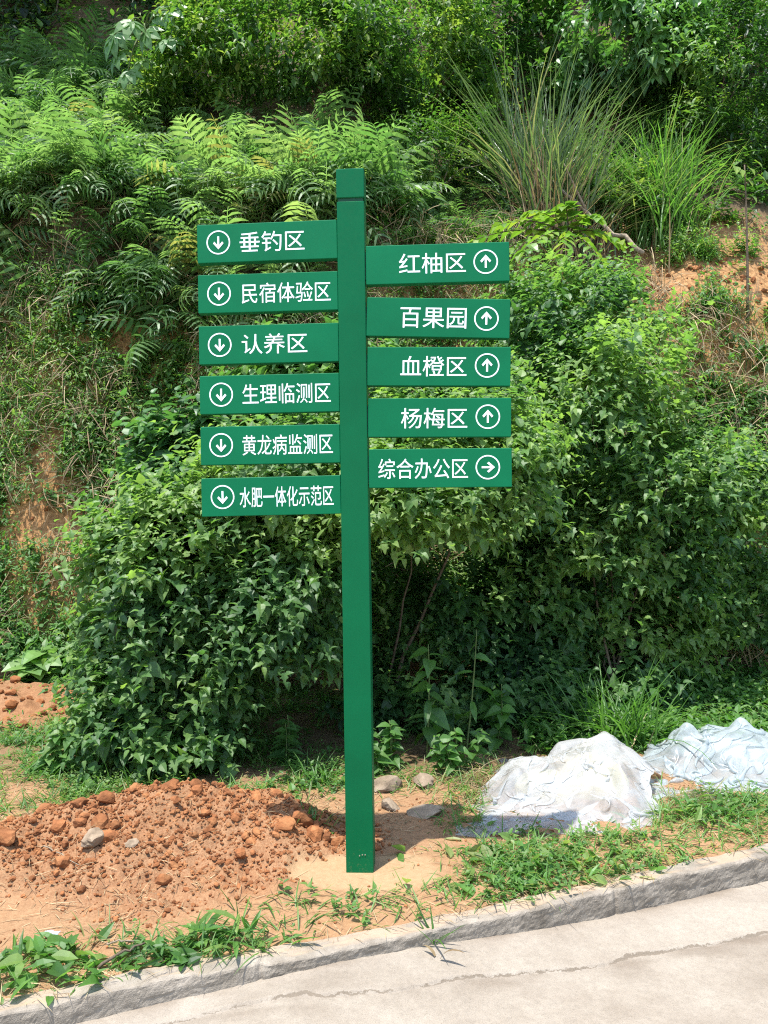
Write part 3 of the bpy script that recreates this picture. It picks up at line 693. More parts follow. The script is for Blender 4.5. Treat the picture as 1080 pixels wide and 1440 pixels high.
hb(600, 300, 9.2, 'hill_shrub', 'fine leaved olive shrub directly right of the post cap',
   [E(590, 225, 70, 50, 9.0, .5), E(655, 215, 55, 55, 9.1, .5), E(560, 270, 50, 40, 8.9, .4)], 900, [L_SM, L_SM2], .065, 'shrub', .55, 23, L=(.12, .35), nl=9, barkmat='deadwood')
hb(700, 200, 11.5, 'hill_shrub', 'dark shrub at the top edge behind the tall reed clump',
   [E(720, 40, 120, 70, 11, .9), E(700, 110, 90, 60, 10.8, .7), E(790, 60, 70, 60, 11.2, .7)], 1100, [L_OV, L_LAN], .13, 'shrub', .38, 24, L=(.15, .45))
hb(890, 230, 10.6, 'hill_shrub', 'shrub with limp hanging leaves at the top right',
   [E(880, 60, 85, 60, 10.2, .7), E(930, 95, 60, 60, 10.1, .6), E(850, 110, 70, 55, 10.4, .6)], 850, [L_OV2, L_OV, L_LAN], .17, 'pale', .36, 25, L=(.15, .4), droop=1.0)
hb(1010, 260, 10.4, 'hill_shrub', 'dense feathery dark shrub at the right edge above the cut bank',
   [E(1020, 120, 90, 80, 10.0, .8), E(980, 200, 70, 60, 9.8, .6), E(1060, 210, 60, 70, 9.9, .6), E(1040, 50, 80, 60, 10.4, .7)], 1500, [L_LAN, L_SM2], .095, 'shrub', .42, 26, L=(.2, .5), nl=10)
hb(960, 120, 11.5, 'hill_shrub', 'yellow green shrub touching the top right corner',
   [E(1010, 10, 90, 45, 11, .7), E(940, 15, 70, 40, 11.2, .7)], 700, [L_LAN, L_SM], .12, 'lemon', .55, 27, L=(.15, .4))
hb(830, 330, 8.8, 'hill_shrub', 'small scrubby bush on the bank edge between reed clump and grass clump',
   [E(860, 270, 60, 50, 9.0, .4), E(890, 300, 45, 36, 8.9, .4), E(830, 300, 40, 40, 8.8, .4)], 600, [L_OV, L_SM, L_LAN], .085, 'shrub', .55, 28, L=(.1, .3))
hb(985, 318, 9.05, 'hill_shrub', 'low tangle of leaves on the brink of the orange cut',
   [E(960, 315, 80, 24, 8.95, .3), E(1050, 318, 60, 20, 8.95, .3)], 260, [L_OV, L_SM], .075, 'shrub', .5, 29, L=(.1, .25))
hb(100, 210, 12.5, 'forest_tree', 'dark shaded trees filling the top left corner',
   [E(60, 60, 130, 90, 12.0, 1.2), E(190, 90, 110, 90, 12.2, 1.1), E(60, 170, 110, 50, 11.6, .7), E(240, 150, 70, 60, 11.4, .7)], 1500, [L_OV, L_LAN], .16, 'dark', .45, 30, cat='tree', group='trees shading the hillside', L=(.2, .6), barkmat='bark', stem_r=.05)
# added tree out of view, placed so its crown shades the top left
def tree(label, base, crown, n, lt, size, mat, seed, r0=.14, group='trees shading the hillside'):
    g = np.random.default_rng(seed); base = np.array(base, float); base[2] = terrain(base[0], base[1]) - .1
    root = thing('added_shade_tree', label, 'tree', base, group)
    cc = np.mean([e[0] for e in crown], 0); b = Batch(); t = np.linspace(0, 1, 14)[:, None]
    mid = (base + cc) / 2 + np.array([.3, .2, .8]); b.tube((1 - t) ** 2 * base + 2 * t * (1 - t) * mid + t * t * cc + jit(14, .03, g), np.linspace(r0, r0 * .35, 14), 10, .4)
    P, d = crown_tips(crown, n, g); Pi, di = crown_tips(crown, n // 2, g, (.3, .75)); P = np.concatenate([P, Pi]); d = np.concatenate([d, di])
    for k in range(26):
        tp = P[g.integers(len(P))]; s0 = cc * .7 + mid * .3; m_ = (s0 + tp) / 2 + g.normal(size=3) * .25
        u = np.linspace(0, 1, 8)[:, None]; b.tube((1 - u) ** 2 * s0 + 2 * u * (1 - u) * m_ + u * u * tp, np.linspace(r0 * .35, .008, 8), 6, g.random())
    b.build('trunk', M['bark'], root, True)
    f = Batch(); dr = norm(d + UP * .3 + jit(len(P), .4, g)); shoots(f, P - dr * .15, dr, g.uniform(.25, .6, len(P)), 8, lt, size, .45 + .3 * fbm(P[:, 0], P[:, 1], P[:, 2], 2), g, .4)
    f.build('crown', M[mat], root); return root
tree('unseen tree added above the view to shade the top left corner', (-8.2, 9.6, 0), [(np.array([-5.0, 7.7, 11.4]), np.array([2.6, 2.2, 1.1])), (np.array([-7.4, 8.6, 11.7]), np.array([2.2, 2.0, 1.3])), (np.array([-3.3, 8.8, 12.0]), np.array([1.1, 1.5, .8]))], 3600, [L_OV, L_LAN], .2, 'dark', 31)

# ------------------------------------------------------------------ individual plants
def clump(name, label, cat, px, py, D, n, hgt, width, mat, tint, seed, spread=.5, dry=0, group=None, ground=True, bends=(0, 1, 2)):
    g = np.random.default_rng(seed); p = at(px, py, D) if ground else atg(px, py, -.045)
    if ground: p[2] = terrain(p[0], p[1]) - .02
    root = thing(name, label, cat, p, group)
    b = Batch()
    P = p + np.stack([g.normal(size=n) * width * .35, g.normal(size=n) * width * .3, np.zeros(n)], -1)
    P[:, 2] = np.maximum(terrain(P[:, 0], P[:, 1], False), p[2] - .3) - .02 if ground else p[2]
    a = g.uniform(0, 6.28, n); out = np.stack([np.cos(a), np.sin(a), 0 * a], -1)
    d = norm(UP + out * spread * g.uniform(.15, 1, n)[:, None]); R = basis(d, norm(-out * 1.0 + UP * .05 + jit(n, .15, g)))
    R = basis(d, norm(UP * .4 - out * (-.8) * 0 + out * -1.0 * 0 + np.cross(np.cross(d, UP), d) + jit(n, .1, g)))
    k = g.choice(bends, n); ln = hgt * g.uniform(.5, 1.1, n)
    for q in range(4):
        s_ = k == q; b.add(BL[q], P[s_], R[s_], np.stack([np.full(s_.sum(), .29 * hgt ** .35), ln[s_], ln[s_]], -1) * np.array([1, 1, 1]), np.clip(tint + g.normal(size=s_.sum()) * .2, 0, 1))
    b.build('blades', M[mat], root, True)
    if dry:
        b = Batch(); n2 = dry
        P = p + np.stack([g.normal(size=n2) * width * .4, g.normal(size=n2) * width * .3 - .18 * hgt ** .5, np.zeros(n2)], -1); P[:, 2] = terrain(P[:, 0], P[:, 1], False) - .02 if ground else p[2]
        a = g.uniform(0, 6.28, n2); out = np.stack([np.cos(a), np.sin(a), 0 * a], -1); d = norm(UP + out * spread * .7 * g.uniform(.1, 1, n2)[:, None])
        R = basis(d, norm(np.cross(np.cross(d, UP), d) + jit(n2, .1, g))); k = g.integers(0, 3, n2); ln = hgt * g.uniform(.25, .75, n2)
        for q in range(3):
            s_ = k == q; b.add(BL[q], P[s_], R[s_], np.stack([np.full(s_.sum(), .28), ln[s_], ln[s_]], -1), g.random(s_.sum()))
        b.build('dry_blades', M['straw'], root, True)
    return root
GC = 'grass clumps on the slope'
clump('reed_clump', 'tall silvery reed clump with dry brown stalks on the bank edge', 'reed', 775, 300, 8.75, 560, 2.15, .55, 'reed', .55, 41, .24, 300, GC)
clump('grass_clump', 'fresh green grass clump above the orange cut at right', 'grass clump', 925, 315, 8.95, 480, 1.25, .55, 'grass', .66, 42, .42, 14, GC)
clump('grass_clump', 'strap leaved clump right behind the plastic sheets', 'grass clump', 880, 1040, 5.0, 150, .66, .35, 'grass', .42, 43, 1.0, 6, None, bends=(0, 1, 1, 2))
clump('grass_clump', 'thin arching grass tuft beside the mound, left of the post foot', 'grass clump', 450, 1105, 4.35, 26, .26, .14, 'grass', .5, 44, .9, 0, 'grass tufts on the clay', bends=(1, 2))
clump('grass_clump', 'short bright tuft just left of the post foot', 'grass clump', 448, 1180, 3.75, 46, .13, .12, 'grass', .62, 45, 1.1, 0, 'grass tufts on the clay', bends=(0, 1, 2))
clump('grass_clump', 'grass tuft at the left edge of the mound below the bush', 'grass clump', 225, 1090, 4.5, 40, .24, .3, 'grass', .55, 46, .9, 0, 'grass tufts on the clay', bends=(0, 1, 2))

def pin(px, py, D): return at(px, py, D)
def stalks(name, label, cat, paths, leaves, mat, stemmat, rad, group=None, smooth=False):
    """paths: list of world polylines; leaves: list of (pos, dir, up, size, template, tint)"""
    base = np.array(paths[0][0]); root = thing(name, label, cat, base, group)
    b = Batch()
    for k, p in enumerate(paths):
        b.tube(p, np.linspace(rad[0], rad[1], len(p)) * (1 if k == 0 else .6), 6, .5)
    b.build('stem', M[stemmat], root, True)
    if leaves:
        b = Batch()
        for (p, d, u, s_, tm, tn) in leaves:
            b.add(tm, np.array([p]), basis(norm(np.array([d], float)), norm(np.array([u], float))), np.array([s_]) if np.ndim(s_) == 0 else np.array([s_]), np.array([tn]))
        b.build('leaves', M[mat], root, smooth)
    return root
def gpt(px, py, D):
    p = at(px, py, D); p[2] = terrain(p[0], p[1]) - .02; return p
def curve(p0, p1, bow=(0, 0, 0), n=9):
    t = np.linspace(0, 1, n)[:, None]; m_ = (np.array(p0) + p1) / 2 + np.array(bow); return (1 - t) ** 2 * p0 + 2 * t * (1 - t) * m_ + t * t * p1
# palmate leaf tree (top left)
g = np.random.default_rng(51)
p0 = gpt(230, 150, 10.5); top = at(205, 45, 9.1); lv = []
for (px, py) in [(165, 75), (205, 45), (238, 15), (185, 30), (200, 85), (235, 55), (160, 50), (215, 20), (180, 100)]:
    q = at(px, py, 8.9 + g.uniform(-.2, .2)); lv.append(q)
paths = [curve(p0, top, (.1, 0, .2))] + [curve(top, q, (0, -.1, .12)) for q in lv]
LL = []
for q in lv:
    nn_ = norm(np.array([-.25 + g.normal() * .25, -.75, .6 + g.normal() * .2])); dn = q - top + np.array([0, 0, -.3]); dn = norm(dn - nn_ * (dn @ nn_)); sd = np.cross(nn_, dn); tn_ = .62 + g.normal() * .1; sz_ = g.uniform(.23, .29)
    for a in (-2.1, -1.4, -.7, 0, .7, 1.4, 2.1):
        LL.append((q, dn * math.cos(a) + sd * math.sin(a) - nn_ * .12, nn_ + g.normal(size=3) * .08, sz_ * (1 - .12 * abs(a)), L_LAN, tn_))
LL = [(p, d, u, (s_ * 1.9, s_, s_), tm, tn) for p, d, u, s_, tm, tn in LL]
stalks('palmate_tree', 'young tree with big pale hand shaped leaves at the top left', 'tree', paths, LL, 'pale', 'stem', (.03, .008))
# compound leaf sapling
p0 = gpt(870, 400, 8.0); lv = []; LL = []; top = at(800, 330, 7.6)
ends = [at(*q) for q in [(665, 338, 7.2), (705, 315, 7.2), (745, 298, 7.4), (795, 290, 7.5), (840, 305, 7.4), (870, 340, 7.4), (735, 352, 7.0), (790, 358, 7.0), (850, 375, 7.1), (700, 358, 7.1)]]
paths = [curve(p0, top, (.05, 0, .15))]
for e in ends:
    pth = curve(top, e, (0, 0, .15)); paths.append(pth)
    for k in range(1, 9):
        dn = norm(pth[k] - pth[k - 1]); sd = norm(np.cross(dn, UP))
        for sg in (-1, 1):
            LL.append((pth[k], sd * sg + dn * .5 + np.array([0, 0, -.2 + g.normal() * .15]), UP + g.normal(size=3) * .2, .135 * g.uniform(.8, 1.2), L_OV, .6 + g.normal() * .25))
    LL.append((pth[8], dn + np.array([0, 0, -.2]), UP, .16, L_OV, .6))
stalks('sapling', 'yellowish sapling with feather shaped leaves above the top right panel', 'sapling', paths, LL, 'lemon', 'bark', (.016, .005))
# bare broken branch
pth = curve(at(755, 235, 8.5), at(905, 358, 7.9), (.05, 0, -.1), 12)
bb = thing('dead_branch', 'broken grey branch lying slantwise across the bank by the orange cut', 'branch', pth[-1])
b = Batch(); b.tube(pth + jit(12, .015, g), np.linspace(.012, .026, 12), 8, .6); b.tube(curve(pth[5], pth[5] + np.array([-.25, -.1, .45])), np.linspace(.014, .005, 9), 6, .4); b.build('limb', M['deadwood'], bb, True)
# thin sapling, right
q0 = gpt(1051, 425, 7.9); q1 = at(1047, 232, 7.9); q0[2] = min(q0[2], at(1051, 425, 7.9)[2])
LL = [(at(1047 + dx, 232 + dy, 7.9), (dx * .02 + .1, -.5, -.5), UP + np.array([.3, -.3, 0]), .13, L_OV, .7) for dx, dy in [(6, 4), (-6, 6), (18, 14), (-12, 2), (4, 20), (14, -6), (22, 22), (8, 42)]]
stalks('sapling', 'thin bare stemmed sapling standing before the orange cut at right', 'sapling', [curve(q0, q1, (.02, 0, 0), 12), curve(at(1047, 260, 7.9), at(1066, 245, 7.9))], LL, 'lemon', 'bark', (.016, .006))
# timber stake top-left
p = at(104, 120, 10.3); st = np.array(p); b = Batch(); zt = at(103, 86, 10.3)[2]; zb = min(terrain(p[0], p[1]) - .1, zt - .3)
box(b, (p[0], p[1], (zt + zb) / 2), (.10, .05, zt - zb), .006); o = b.build('timber_stake', M['stake'], None)
tag(o, 'orange brown timber stub in the dark top left thicket', 'stake')
# ---- shaded tall weeds in front of the hollow
def weed_plant(label, px, py, D, ht, nl, size, tm, mat, tint, seed, lean=(0, 0), droop=.4, name='tall_weed', group='tall weeds before the hollow', nst=1):
    g = np.random.default_rng(seed); p0 = gpt(px, py, D); paths, LL = [], []
    for s_ in range(nst):
        pp = p0 + np.array([g.normal() * .04, g.normal() * .04, 0]) * (s_ > 0); hh = ht * (1 if s_ == 0 else g.uniform(.6, .95))
        top = pp + np.array([lean[0] + g.normal() * .08 * (s_ > 0), lean[1], hh]); pth = curve(pp, top, (.02, 0, .05), 14); paths.append(pth)
        for k in range(nl):
            t = .18 + .8 * k / nl; q = pth[min(12, int(t * 13))] + (pth[min(13, int(t * 13) + 1)] - pth[min(12, int(t * 13))]) * (t * 13 % 1)
            a = 2.4 * k + g.normal() * .3 + s_; d = np.array([math.cos(a), math.sin(a), .25 - droop * g.random()])
            LL.append((q, d, UP * .8 + d * .3 + np.array([0, -.35, 0]) + g.normal(size=3) * .15, size * g.uniform(.75, 1.15) * (1 - .35 * t), tm[k % len(tm)], np.clip(tint + g.normal() * .12 + .15 * t, 0, 1)))
    return stalks(name, label, 'weed', paths, LL, mat, 'stem', (.007, .003), group)
weed_plant('upright weed with paired drooping leaves right of the post', 600, 1075, 4.75, .72, 18, .19, [L_OV2, L_LAN, L_OV], 'weed', .45, 61, (.02, 0), .9)
weed_plant('spindly weed with few long leaves right of the paired leaf weed', 655, 1070, 4.85, .80, 7, .22, [L_LAN, L_OV2], 'weed', .6, 62, (.08, 0), .8)
weed_plant('bushy low weed with broad leaves beside the straw by the plastic', 640, 1095, 4.5, .28, 14, .10, [L_OV, L_OV2], 'weed', .55, 63, (0, 0), .5, nst=4)
weed_plant('broad leaved weed in the shade at the foot of the hollow', 700, 1055, 5.0, .42, 14, .15, [L_OV, L_OV2], 'weed', .4, 64, (.03, 0), .6, nst=3)
weed_plant('low weed in the gap close to the right of the post', 548, 1075, 4.6, .30, 14, .11, [L_OV, L_OV2, L_SM], 'weed', .45, 65, (0, 0), .5, nst=4)
weed_plant('leafy sprig in deep shade left of the post', 405, 1075, 4.8, .32, 12, .13, [L_LAN, L_OV], 'weed', .35, 66, (0, 0), .5, nst=3)
weed_plant('bright leafy weed in the grass at the left edge', 70, 1075, 4.6, .30, 14, .11, [L_OV, L_OV2], 'weed', .7, 67, (.05, 0), .5, nst=5, group='weeds at the left edge')
weed_plant('pale pumpkin like plant at the foot of the bank far left', 45, 965, 6.6, .32, 9, .28, [L_HEART], 'pale', .75, 68, (.1, 0), .3, nst=5, group='weeds at the left edge', name='broad_leaf_plant')
weed_plant('leafy sprig growing from the soft bank, upper left', 170, 430, 7.6, .7, 18, .11, [L_LAN], 'lemon', .5, 69, (0, 0), .2, group='sprigs on the bank')
weed_plant('young maple like sprig with yellow green leaves on the left bank', 95, 450, 7.7, .4, 10, .2, [L_LOB, L_HEART], 'lemon', .7, 70, (.0, 0), .3, nst=2, group='sprigs on the bank')

# ------------------------------------------------------------------ ground cover near the road
g = np.random.default_rng(5)
def quad_in(x, y, q):
    r = np.ones(np.shape(x), bool)
    for k in range(4):
        a_, b_ = q[k], q[(k + 1) % 4]; r &= ((b_[0] - a_[0]) * (y - a_[1]) - (b_[1] - a_[1]) * (x - a_[0])) > 0
    return r
def dens_ground(x, y):
    s = y - kerb_y(x)
    right = sstep(.25, .6, x) * (s < 1.6) * 1.0
    back = sstep(.75, 1.2, y - .1 * x) * .85
    left = (1 - sstep(-1.55, -1.15, x)) * sstep(.55, .9, y) * 1.2
    front = .28 * (1 - sstep(.05, .25, np.abs(s - .28))) * (x > -1.1)
    d = np.clip(np.maximum.reduce([right, back, left, front]), 0, 1)
    d = d * np.maximum(sstep(-.55, .15, fbm(x * 3.2, y * 3.2, 21, 3)), .55 * sstep(.5, .8, x)) * (1 - .97 * clay_mask(x, y)) * (1 - sand_mask(x, y)) * (s > .10)
    d = d * (1 - quad_in(x, y, [atg(668, 1170), atg(905, 1176), atg(945, 1065), atg(712, 1072)])) * (1 - quad_in(x, y, [atg(935, 1120), atg(1180, 1116), atg(1200, 1030), atg(930, 1040)]))
    return d * (1 - .7 * (np.hypot((x - .3) / .9, (y - 1.9) / .7) < 1))
x, y = zone(110000, -4, 5, -.9, 3.6, g, dens_ground); P = np.stack([x, y, terrain(x, y) - .004], -1); N = len(P)
a = g.uniform(0, 6.28, N); d = norm(np.stack([np.cos(a), np.sin(a), g.uniform(.25, 1.6, N)], -1)); R = basis(d, norm(UP + jit(N, .25, g)))
ln = g.uniform(.045, .15, N); k = g.integers(0, 4, N); b = Batch()
tn = .72 + .3 * noise(x * 2.2, y * 2.2, 61) + g.normal(size=N) * .17
for q in range(4):
    s_ = k == q; b.add(BL[q], P[s_], R[s_], np.stack([ln[s_] * .5 + .05, ln[s_], ln[s_]], -1), np.clip(tn[s_], 0, 1))
tag(b.build('verge_grass', M['grass'], None, True), 'short rough grass along the verge and under the bushes', 'grass', kind='stuff')
x, y = zone(22000, -4, 5, -.9, 3.6, g, dens_ground); ok = noise(x * 2.6, y * 2.6, 81) > -.1; x, y = x[ok], y[ok]; P = np.stack([x, y, terrain(x, y)], -1); N = len(P)
b = Batch(); shoots(b, P, norm(UP + jit(N, .45, g)), g.uniform(.03, .13, N), 6, [L_SM, L_OV, L_SM2, L_LAN], .040, .74 + .2 * noise(x * 4, y * 4), g, .2)
x, y = zone(2600, 1.0, 4.5, 1.5, 3.6, g); P = np.stack([x, y, terrain(x, y)], -1); N = len(P)
shoots(b, P, norm(UP + jit(N, .4, g)), g.uniform(.08, .25, N), 6, [L_OV, L_SM], .075, .7 + 0 * x, g, .2)
tag(b.build('verge_weeds', M['weed'], None), 'small leafy weeds growing along the verge', 'weeds', kind='stuff')
# straw litter
def sd(x, y):
    s = y - kerb_y(x)
    return np.clip(.25 + .6 * sstep(-.1, .5, noise(x * 2, y * 2, 44)), 0, 1) * (1 - .85 * sand_mask(x, y)) * (s > .03) * (1 - .6 * clay_mask(x, y) * (y > .0))
x, y = zone(21000, -2.6, 3.2, -.95, 1.4, g, sd); N = len(x); P = np.stack([x, y, np.maximum(terrain(x, y), np.where(y - kerb_y(x) < .14, .004, -9)) + .004], -1)
a = g.uniform(0, 6.28, N); d = np.stack([np.cos(a), np.sin(a), .06 + .1 * g.random(N)], -1); R = basis(norm(d), norm(UP + jit(N, .3, g)))
ln = g.uniform(.02, .12, N); b = Batch()
for q in range(3):
    s_ = np.arange(N) % 3 == q; b.add(BL[q % 2], P[s_], R[s_], np.stack([ln[s_] * .2 + .03, ln[s_], ln[s_] * .6], -1), g.random(s_.sum()) ** .9)
n2 = 420; pc = atg(690, 1115, .0); P = pc + np.stack([g.normal(size=n2) * .14, g.normal(size=n2) * .12 + .1, np.zeros(n2)], -1); P[:, 2] = terrain(P[:, 0], P[:, 1])
a = g.uniform(0, 6.28, n2); d = norm(np.stack([np.cos(a), np.sin(a), g.uniform(.1, .9, n2)], -1)); ln = g.uniform(.1, .3, n2); R = basis(d, norm(UP + jit(n2, .3, g)))
b.add(BL[1], P[::2], R[::2], np.stack([ln[::2] * .2, ln[::2], ln[::2]], -1), g.random(n2 // 2)); b.add(BL[2], P[1::2], R[1::2], np.stack([ln[1::2] * .2, ln[1::2], ln[1::2]], -1), g.random(n2 // 2))
tag(b.build('straw_litter', M['straw'], None, True), 'dry straw scattered over the soil by the kerb', 'straw', kind='stuff')

# ------------------------------------------------------------------ clods and stones
def ico(sub):
    me = bpy.data.meshes.new('i'); import bmesh
    bm = bmesh.new(); bmesh.ops.create_icosphere(bm, subdivisions=sub, radius=1); V = np.array([v.co[:] for v in bm.verts]); Fs = [[v.index for v in f.verts] for f in bm.faces]; bm.free(); bpy.data.meshes.remove(me)
    return V, Fs
I1, I2, I3 = ico(1), ico(2), ico(3)
def rock(base, k, amp=.35, fl=.75):
    V, Fs = base; n = 1 + amp * fbm(V[:, 0] * 1.3 + k * 7, V[:, 1] * 1.3, V[:, 2] * 1.3 + k, 3)
    # facet: clip by random planes
    W_ = V * n[:, None]; gg = np.random.default_rng(k)
    for _ in range(7):
        nn_ = rdir(1, gg)[0]; dd = gg.uniform(.55, .85); ex = np.maximum(0, W_ @ nn_ - dd); W_ = W_ - ex[:, None] * nn_ * .9
    W_ = W_ * np.array([1, gg.uniform(.7, 1), fl]); return T(W_, Fs)
RK0 = [rock(ico(1), k) for k in range(8)]; RK1 = [rock(ico(2), 10 + k) for k in range(8)]; RK2 = [rock(I2, 20 + k) for k in range(6)]
b = Batch()
def clods(n, x0, x1, y0, y1, smin, smax, pw, tms, dn):
    x, y = zone(n, x0, x1, y0, y1, g, dn); N = len(x); sz = smin + (smax - smin) * g.random(N) ** pw
    P = np.stack([x, y, terrain(x, y) + sz * .25], -1); R = rotz(g.uniform(0, 6.28, N)) @ rotx(g.normal(size=N) * .5); k = g.integers(0, len(tms), N)
    tn = np.clip(.45 + .25 * noise(x * 4, y * 4, 9) + g.normal(size=N) * .25, 0, 1)
    for q in range(len(tms)):
        s_ = k == q; b.add(tms[q], P[s_], R[s_], sz[s_], tn[s_])
up_ = lambda x, y: clay_mask(x, y) * (.25 + .75 * sstep(-.15, .25, y - .05 - .1 * x)) * (1 - sand_mask(x, y))
clods(30000, -2.4, .3, -.7, 1.2, .003, .011, 1.6, RK0, up_)
clods(6000, -2.4, .3, -.7, 1.2, .006, .018, 2.0, RK1, up_)
clods(34, -2.2, .2, -.2, 1.0, .028, .062, 1.6, RK2, up_)
clods(500, 2.0, 5.0, 4.0, 5.2, .012, .05, 2.2, RK1, lambda x, y: soilgap(x, y))
clods(700, -4.2, -2.2, 3.4, 5.0, .01, .035, 2.0, RK1, lambda x, y: soilgap(x, y))
clods(430, -2.4, .3, -.3, 1.2, .014, .045, 2.8, RK2, up_)
clods(420, -4.3, -1.8, 1.6, 3.4, .015, .05, 2, RK1, lambda x, y: clay_mask(x, y))
clods(1500, -2.2, 2.2, -.8, 1.0, .003, .011, 1.5, RK0, lambda x, y: .8 * ((y - kerb_y(x)) > .15) * (1 - .8 * sand_mask(x, y)))
tag(b.build('clay_clods', M['clod'], None), 'crumbly orange clay clods covering the dug mound', 'soil clods', kind='stuff')
SG = 'stones lying in the clay'
stones = [(548, 1105, .085, 'mossy brown boulder just right of the post, under the weeds'), (595, 1098, .07, 'second mossy brown stone, further right under the weeds'),
          (548, 1132, .055, 'flat grey brown stone right of the post'), (603, 1142, .085, 'pale flat slab between the post and the plastic'),
          (135, 1193, .06, 'pale angular stone on the front of the mound'), (146, 1152, .06, 'brown lump high on the left of the mound'),
          (247, 1097, .05, 'brown stone at the top of the mound'), (8, 1215, .07, 'dark brown stone at the left edge'), (353, 1202, .035, 'small tan stone low on the right of the mound'),
          (400, 1178, .06, 'orange brown lump at the right foot of the mound'), (183, 1152, .035, 'pale pointed chip standing on the mound')]
for k, (px, py, sz, lb) in enumerate(stones):
    p = atg(px, py, .0)
    for _ in range(6): p = atg(px, py + 4, float(terrain(p[0], p[1])))
    bb = Batch(); bb.add(rock(I3, 70 + k, .3, .62 if k not in (3,) else .4), np.array([[p[0], p[1], terrain(p[0], p[1]) + sz * .25]]), rotz(np.array([k * 1.3])), np.array([[sz * 1.15, sz, sz]]), np.array([.35 + .09 * (k % 6)]))
    o = bb.build('stone', M['stone' if k in (0, 1, 2, 3, 4, 6, 10) else 'clod'], None); tag(o, lb, 'stone', SG)
# dead stick and straws on the clay
def stick(label, a, c2, r, mat='deadwood', bow=(0, 0, .02)):
    p0, p1 = atg(*a), atg(*c2); p0[2] = terrain(p0[0], p0[1]) + .015; p1[2] = terrain(p1[0], p1[1]) + .03
    b = Batch(); b.tube(curve(p0, p1, bow, 10) + jit(10, .003, g), np.linspace(r, r * .5, 10), 6, .4); tag(b.build('stick', M[mat], None, True), label, 'stick', 'sticks on the clay')
stick('dark bent stick lying near the kerb at lower left', (137, 1365), (205, 1338), .006, 'bark')
stick('thin pale twig lying across the mound', (58, 1212), (110, 1240), .0035)
stick('short pale twig near the litter scrap', (150, 1335), (190, 1338), .004)
# litter scrap
p = atg(72, 1318); b = Batch(); gx, gy = np.meshgrid(np.linspace(-1, 1, 9), np.linspace(-1, 1, 7)); zz = .3 * fbm(gx * 1.5, gy * 1.5, 3, 2) + .35
V = np.stack([gx * .028, gy * .016, zz * .02], -1).reshape(-1, 3) + np.array([p[0], p[1], terrain(p[0], p[1]) + .012]); b.raw(V, [[r * 9 + q, r * 9 + q + 1, (r + 1) * 9 + q + 1, (r + 1) * 9 + q] for r in range(6) for q in range(8)])
o = b.build('litter_scrap', M['litter'], None, True); o.modifiers.new('thick', 'SOLIDIFY').thickness = .0015; tag(o, 'crumpled bluish scrap of litter on the clay', 'litter')

# pulled weeds, lower left; tufts near the kerb
def heap(name, label, px, py, w, n, tms, size, mat, tint, seed, group=None, h=.12, cat='weed heap'):
    g = np.random.default_rng(seed); p = atg(px, py); p[2] = terrain(p[0], p[1]); root = thing(name, label, cat, p, group); b = Batch()
    P = p + np.stack([g.normal(size=n) * w, g.normal(size=n) * w * .5, 0 * np.zeros(n)], -1); r2 = ((P - p) ** 2)[:, :2].sum(1) / w ** 2
    s = P[:, 1] - kerb_y(P[:, 0]); P[:, 1] = np.where(s < .05, kerb_y(P[:, 0]) + .05 + .05 * g.random(n), P[:, 1])
    P[:, 2] = np.maximum(terrain(P[:, 0], P[:, 1], False), 0) + h * np.exp(-r2) * g.random(n)
    a = g.uniform(0, 6.28, n); d = norm(np.stack([np.cos(a), np.sin(a), g.normal(size=n) * .5 + .35], -1)); R = basis(d, norm(UP + jit(n, .4, g))); k = g.integers(0, len(tms), n); sz = size * g.uniform(.5, 1.2, n)
    for q, (tm, wf) in enumerate(tms):
        s_ = k == q; b.add(tm, P[s_], R[s_], np.stack([sz[s_] * wf, sz[s_], sz[s_]], -1), np.clip(tint + g.normal(size=s_.sum()) * .2, 0, 1))
    b.build('leaves', M[mat], root); return root
HG = 'pulled weeds by the kerb'
heap('weed_heap', 'heap of pulled broad leaved weeds at the lower left corner', 45, 1362, .15, 300, [(BL[1], .5), (BL[2], .5), (L_LAN, .6), (L_SM, .9), (BL[0], .4), (L_OV, .7), (BL[3], .5), (L_OV2, .7)], .08, 'weed', .74, 81, HG, .07)
heap('weed_heap', 'limp feathery weed lying on the kerb edge, lower left', 330, 1335, .09, 120, [(L_LAN, .8), (BL[1], .8), (BL[2], .8)], .11, 'weed', .75, 82, HG, .10)
heap('weed_heap', 'upright feathery weed left of the limp one', 285, 1325, .05, 60, [(L_LAN, .8), (BL[0], .8), (BL[1], .8)], .13, 'weed', .8, 83, HG, .10)
heap('weed_heap', 'wilted grey green weeds between stick and feathery weeds', 220, 1350, .10, 130, [(L_LAN, .8), (BL[1], .5), (L_SM, 1)], .07, 'weed', .5, 84, HG, .05)
heap('weed_heap', 'brown and green torn weeds below the right end of the plastic', 985, 1150, .16, 260, [(L_LAN, .8), (BL[1], .5), (BL[2], .5), (L_OV, .5)], .085, 'weed', .8, 85, HG, .10)
heap('dry_weed_heap', 'tangle of dry brown roots below the plastic at right', 985, 1140, .10, 220, [(BL[1], .25), (BL[2], .25)], .13, 'straw', .25, 86, HG, .13)
heap('weed_heap', 'pale leafy weeds on the verge under the near plastic', 740, 1215, .24, 420, [(BL[0], .6), (BL[1], .5), (L_SM, 1), (BL[2], .5), (L_LAN, .6)], .085, 'grass', .88, 87, HG, .06)
clump('kerb_plant', 'small strap leaved plant rooted in the kerb joint', 'plant', 612, 1328, 2.78, 9, .17, .03, 'grass', .35, 91, 1.3, 2, None, ground=False, bends=(0, 1))

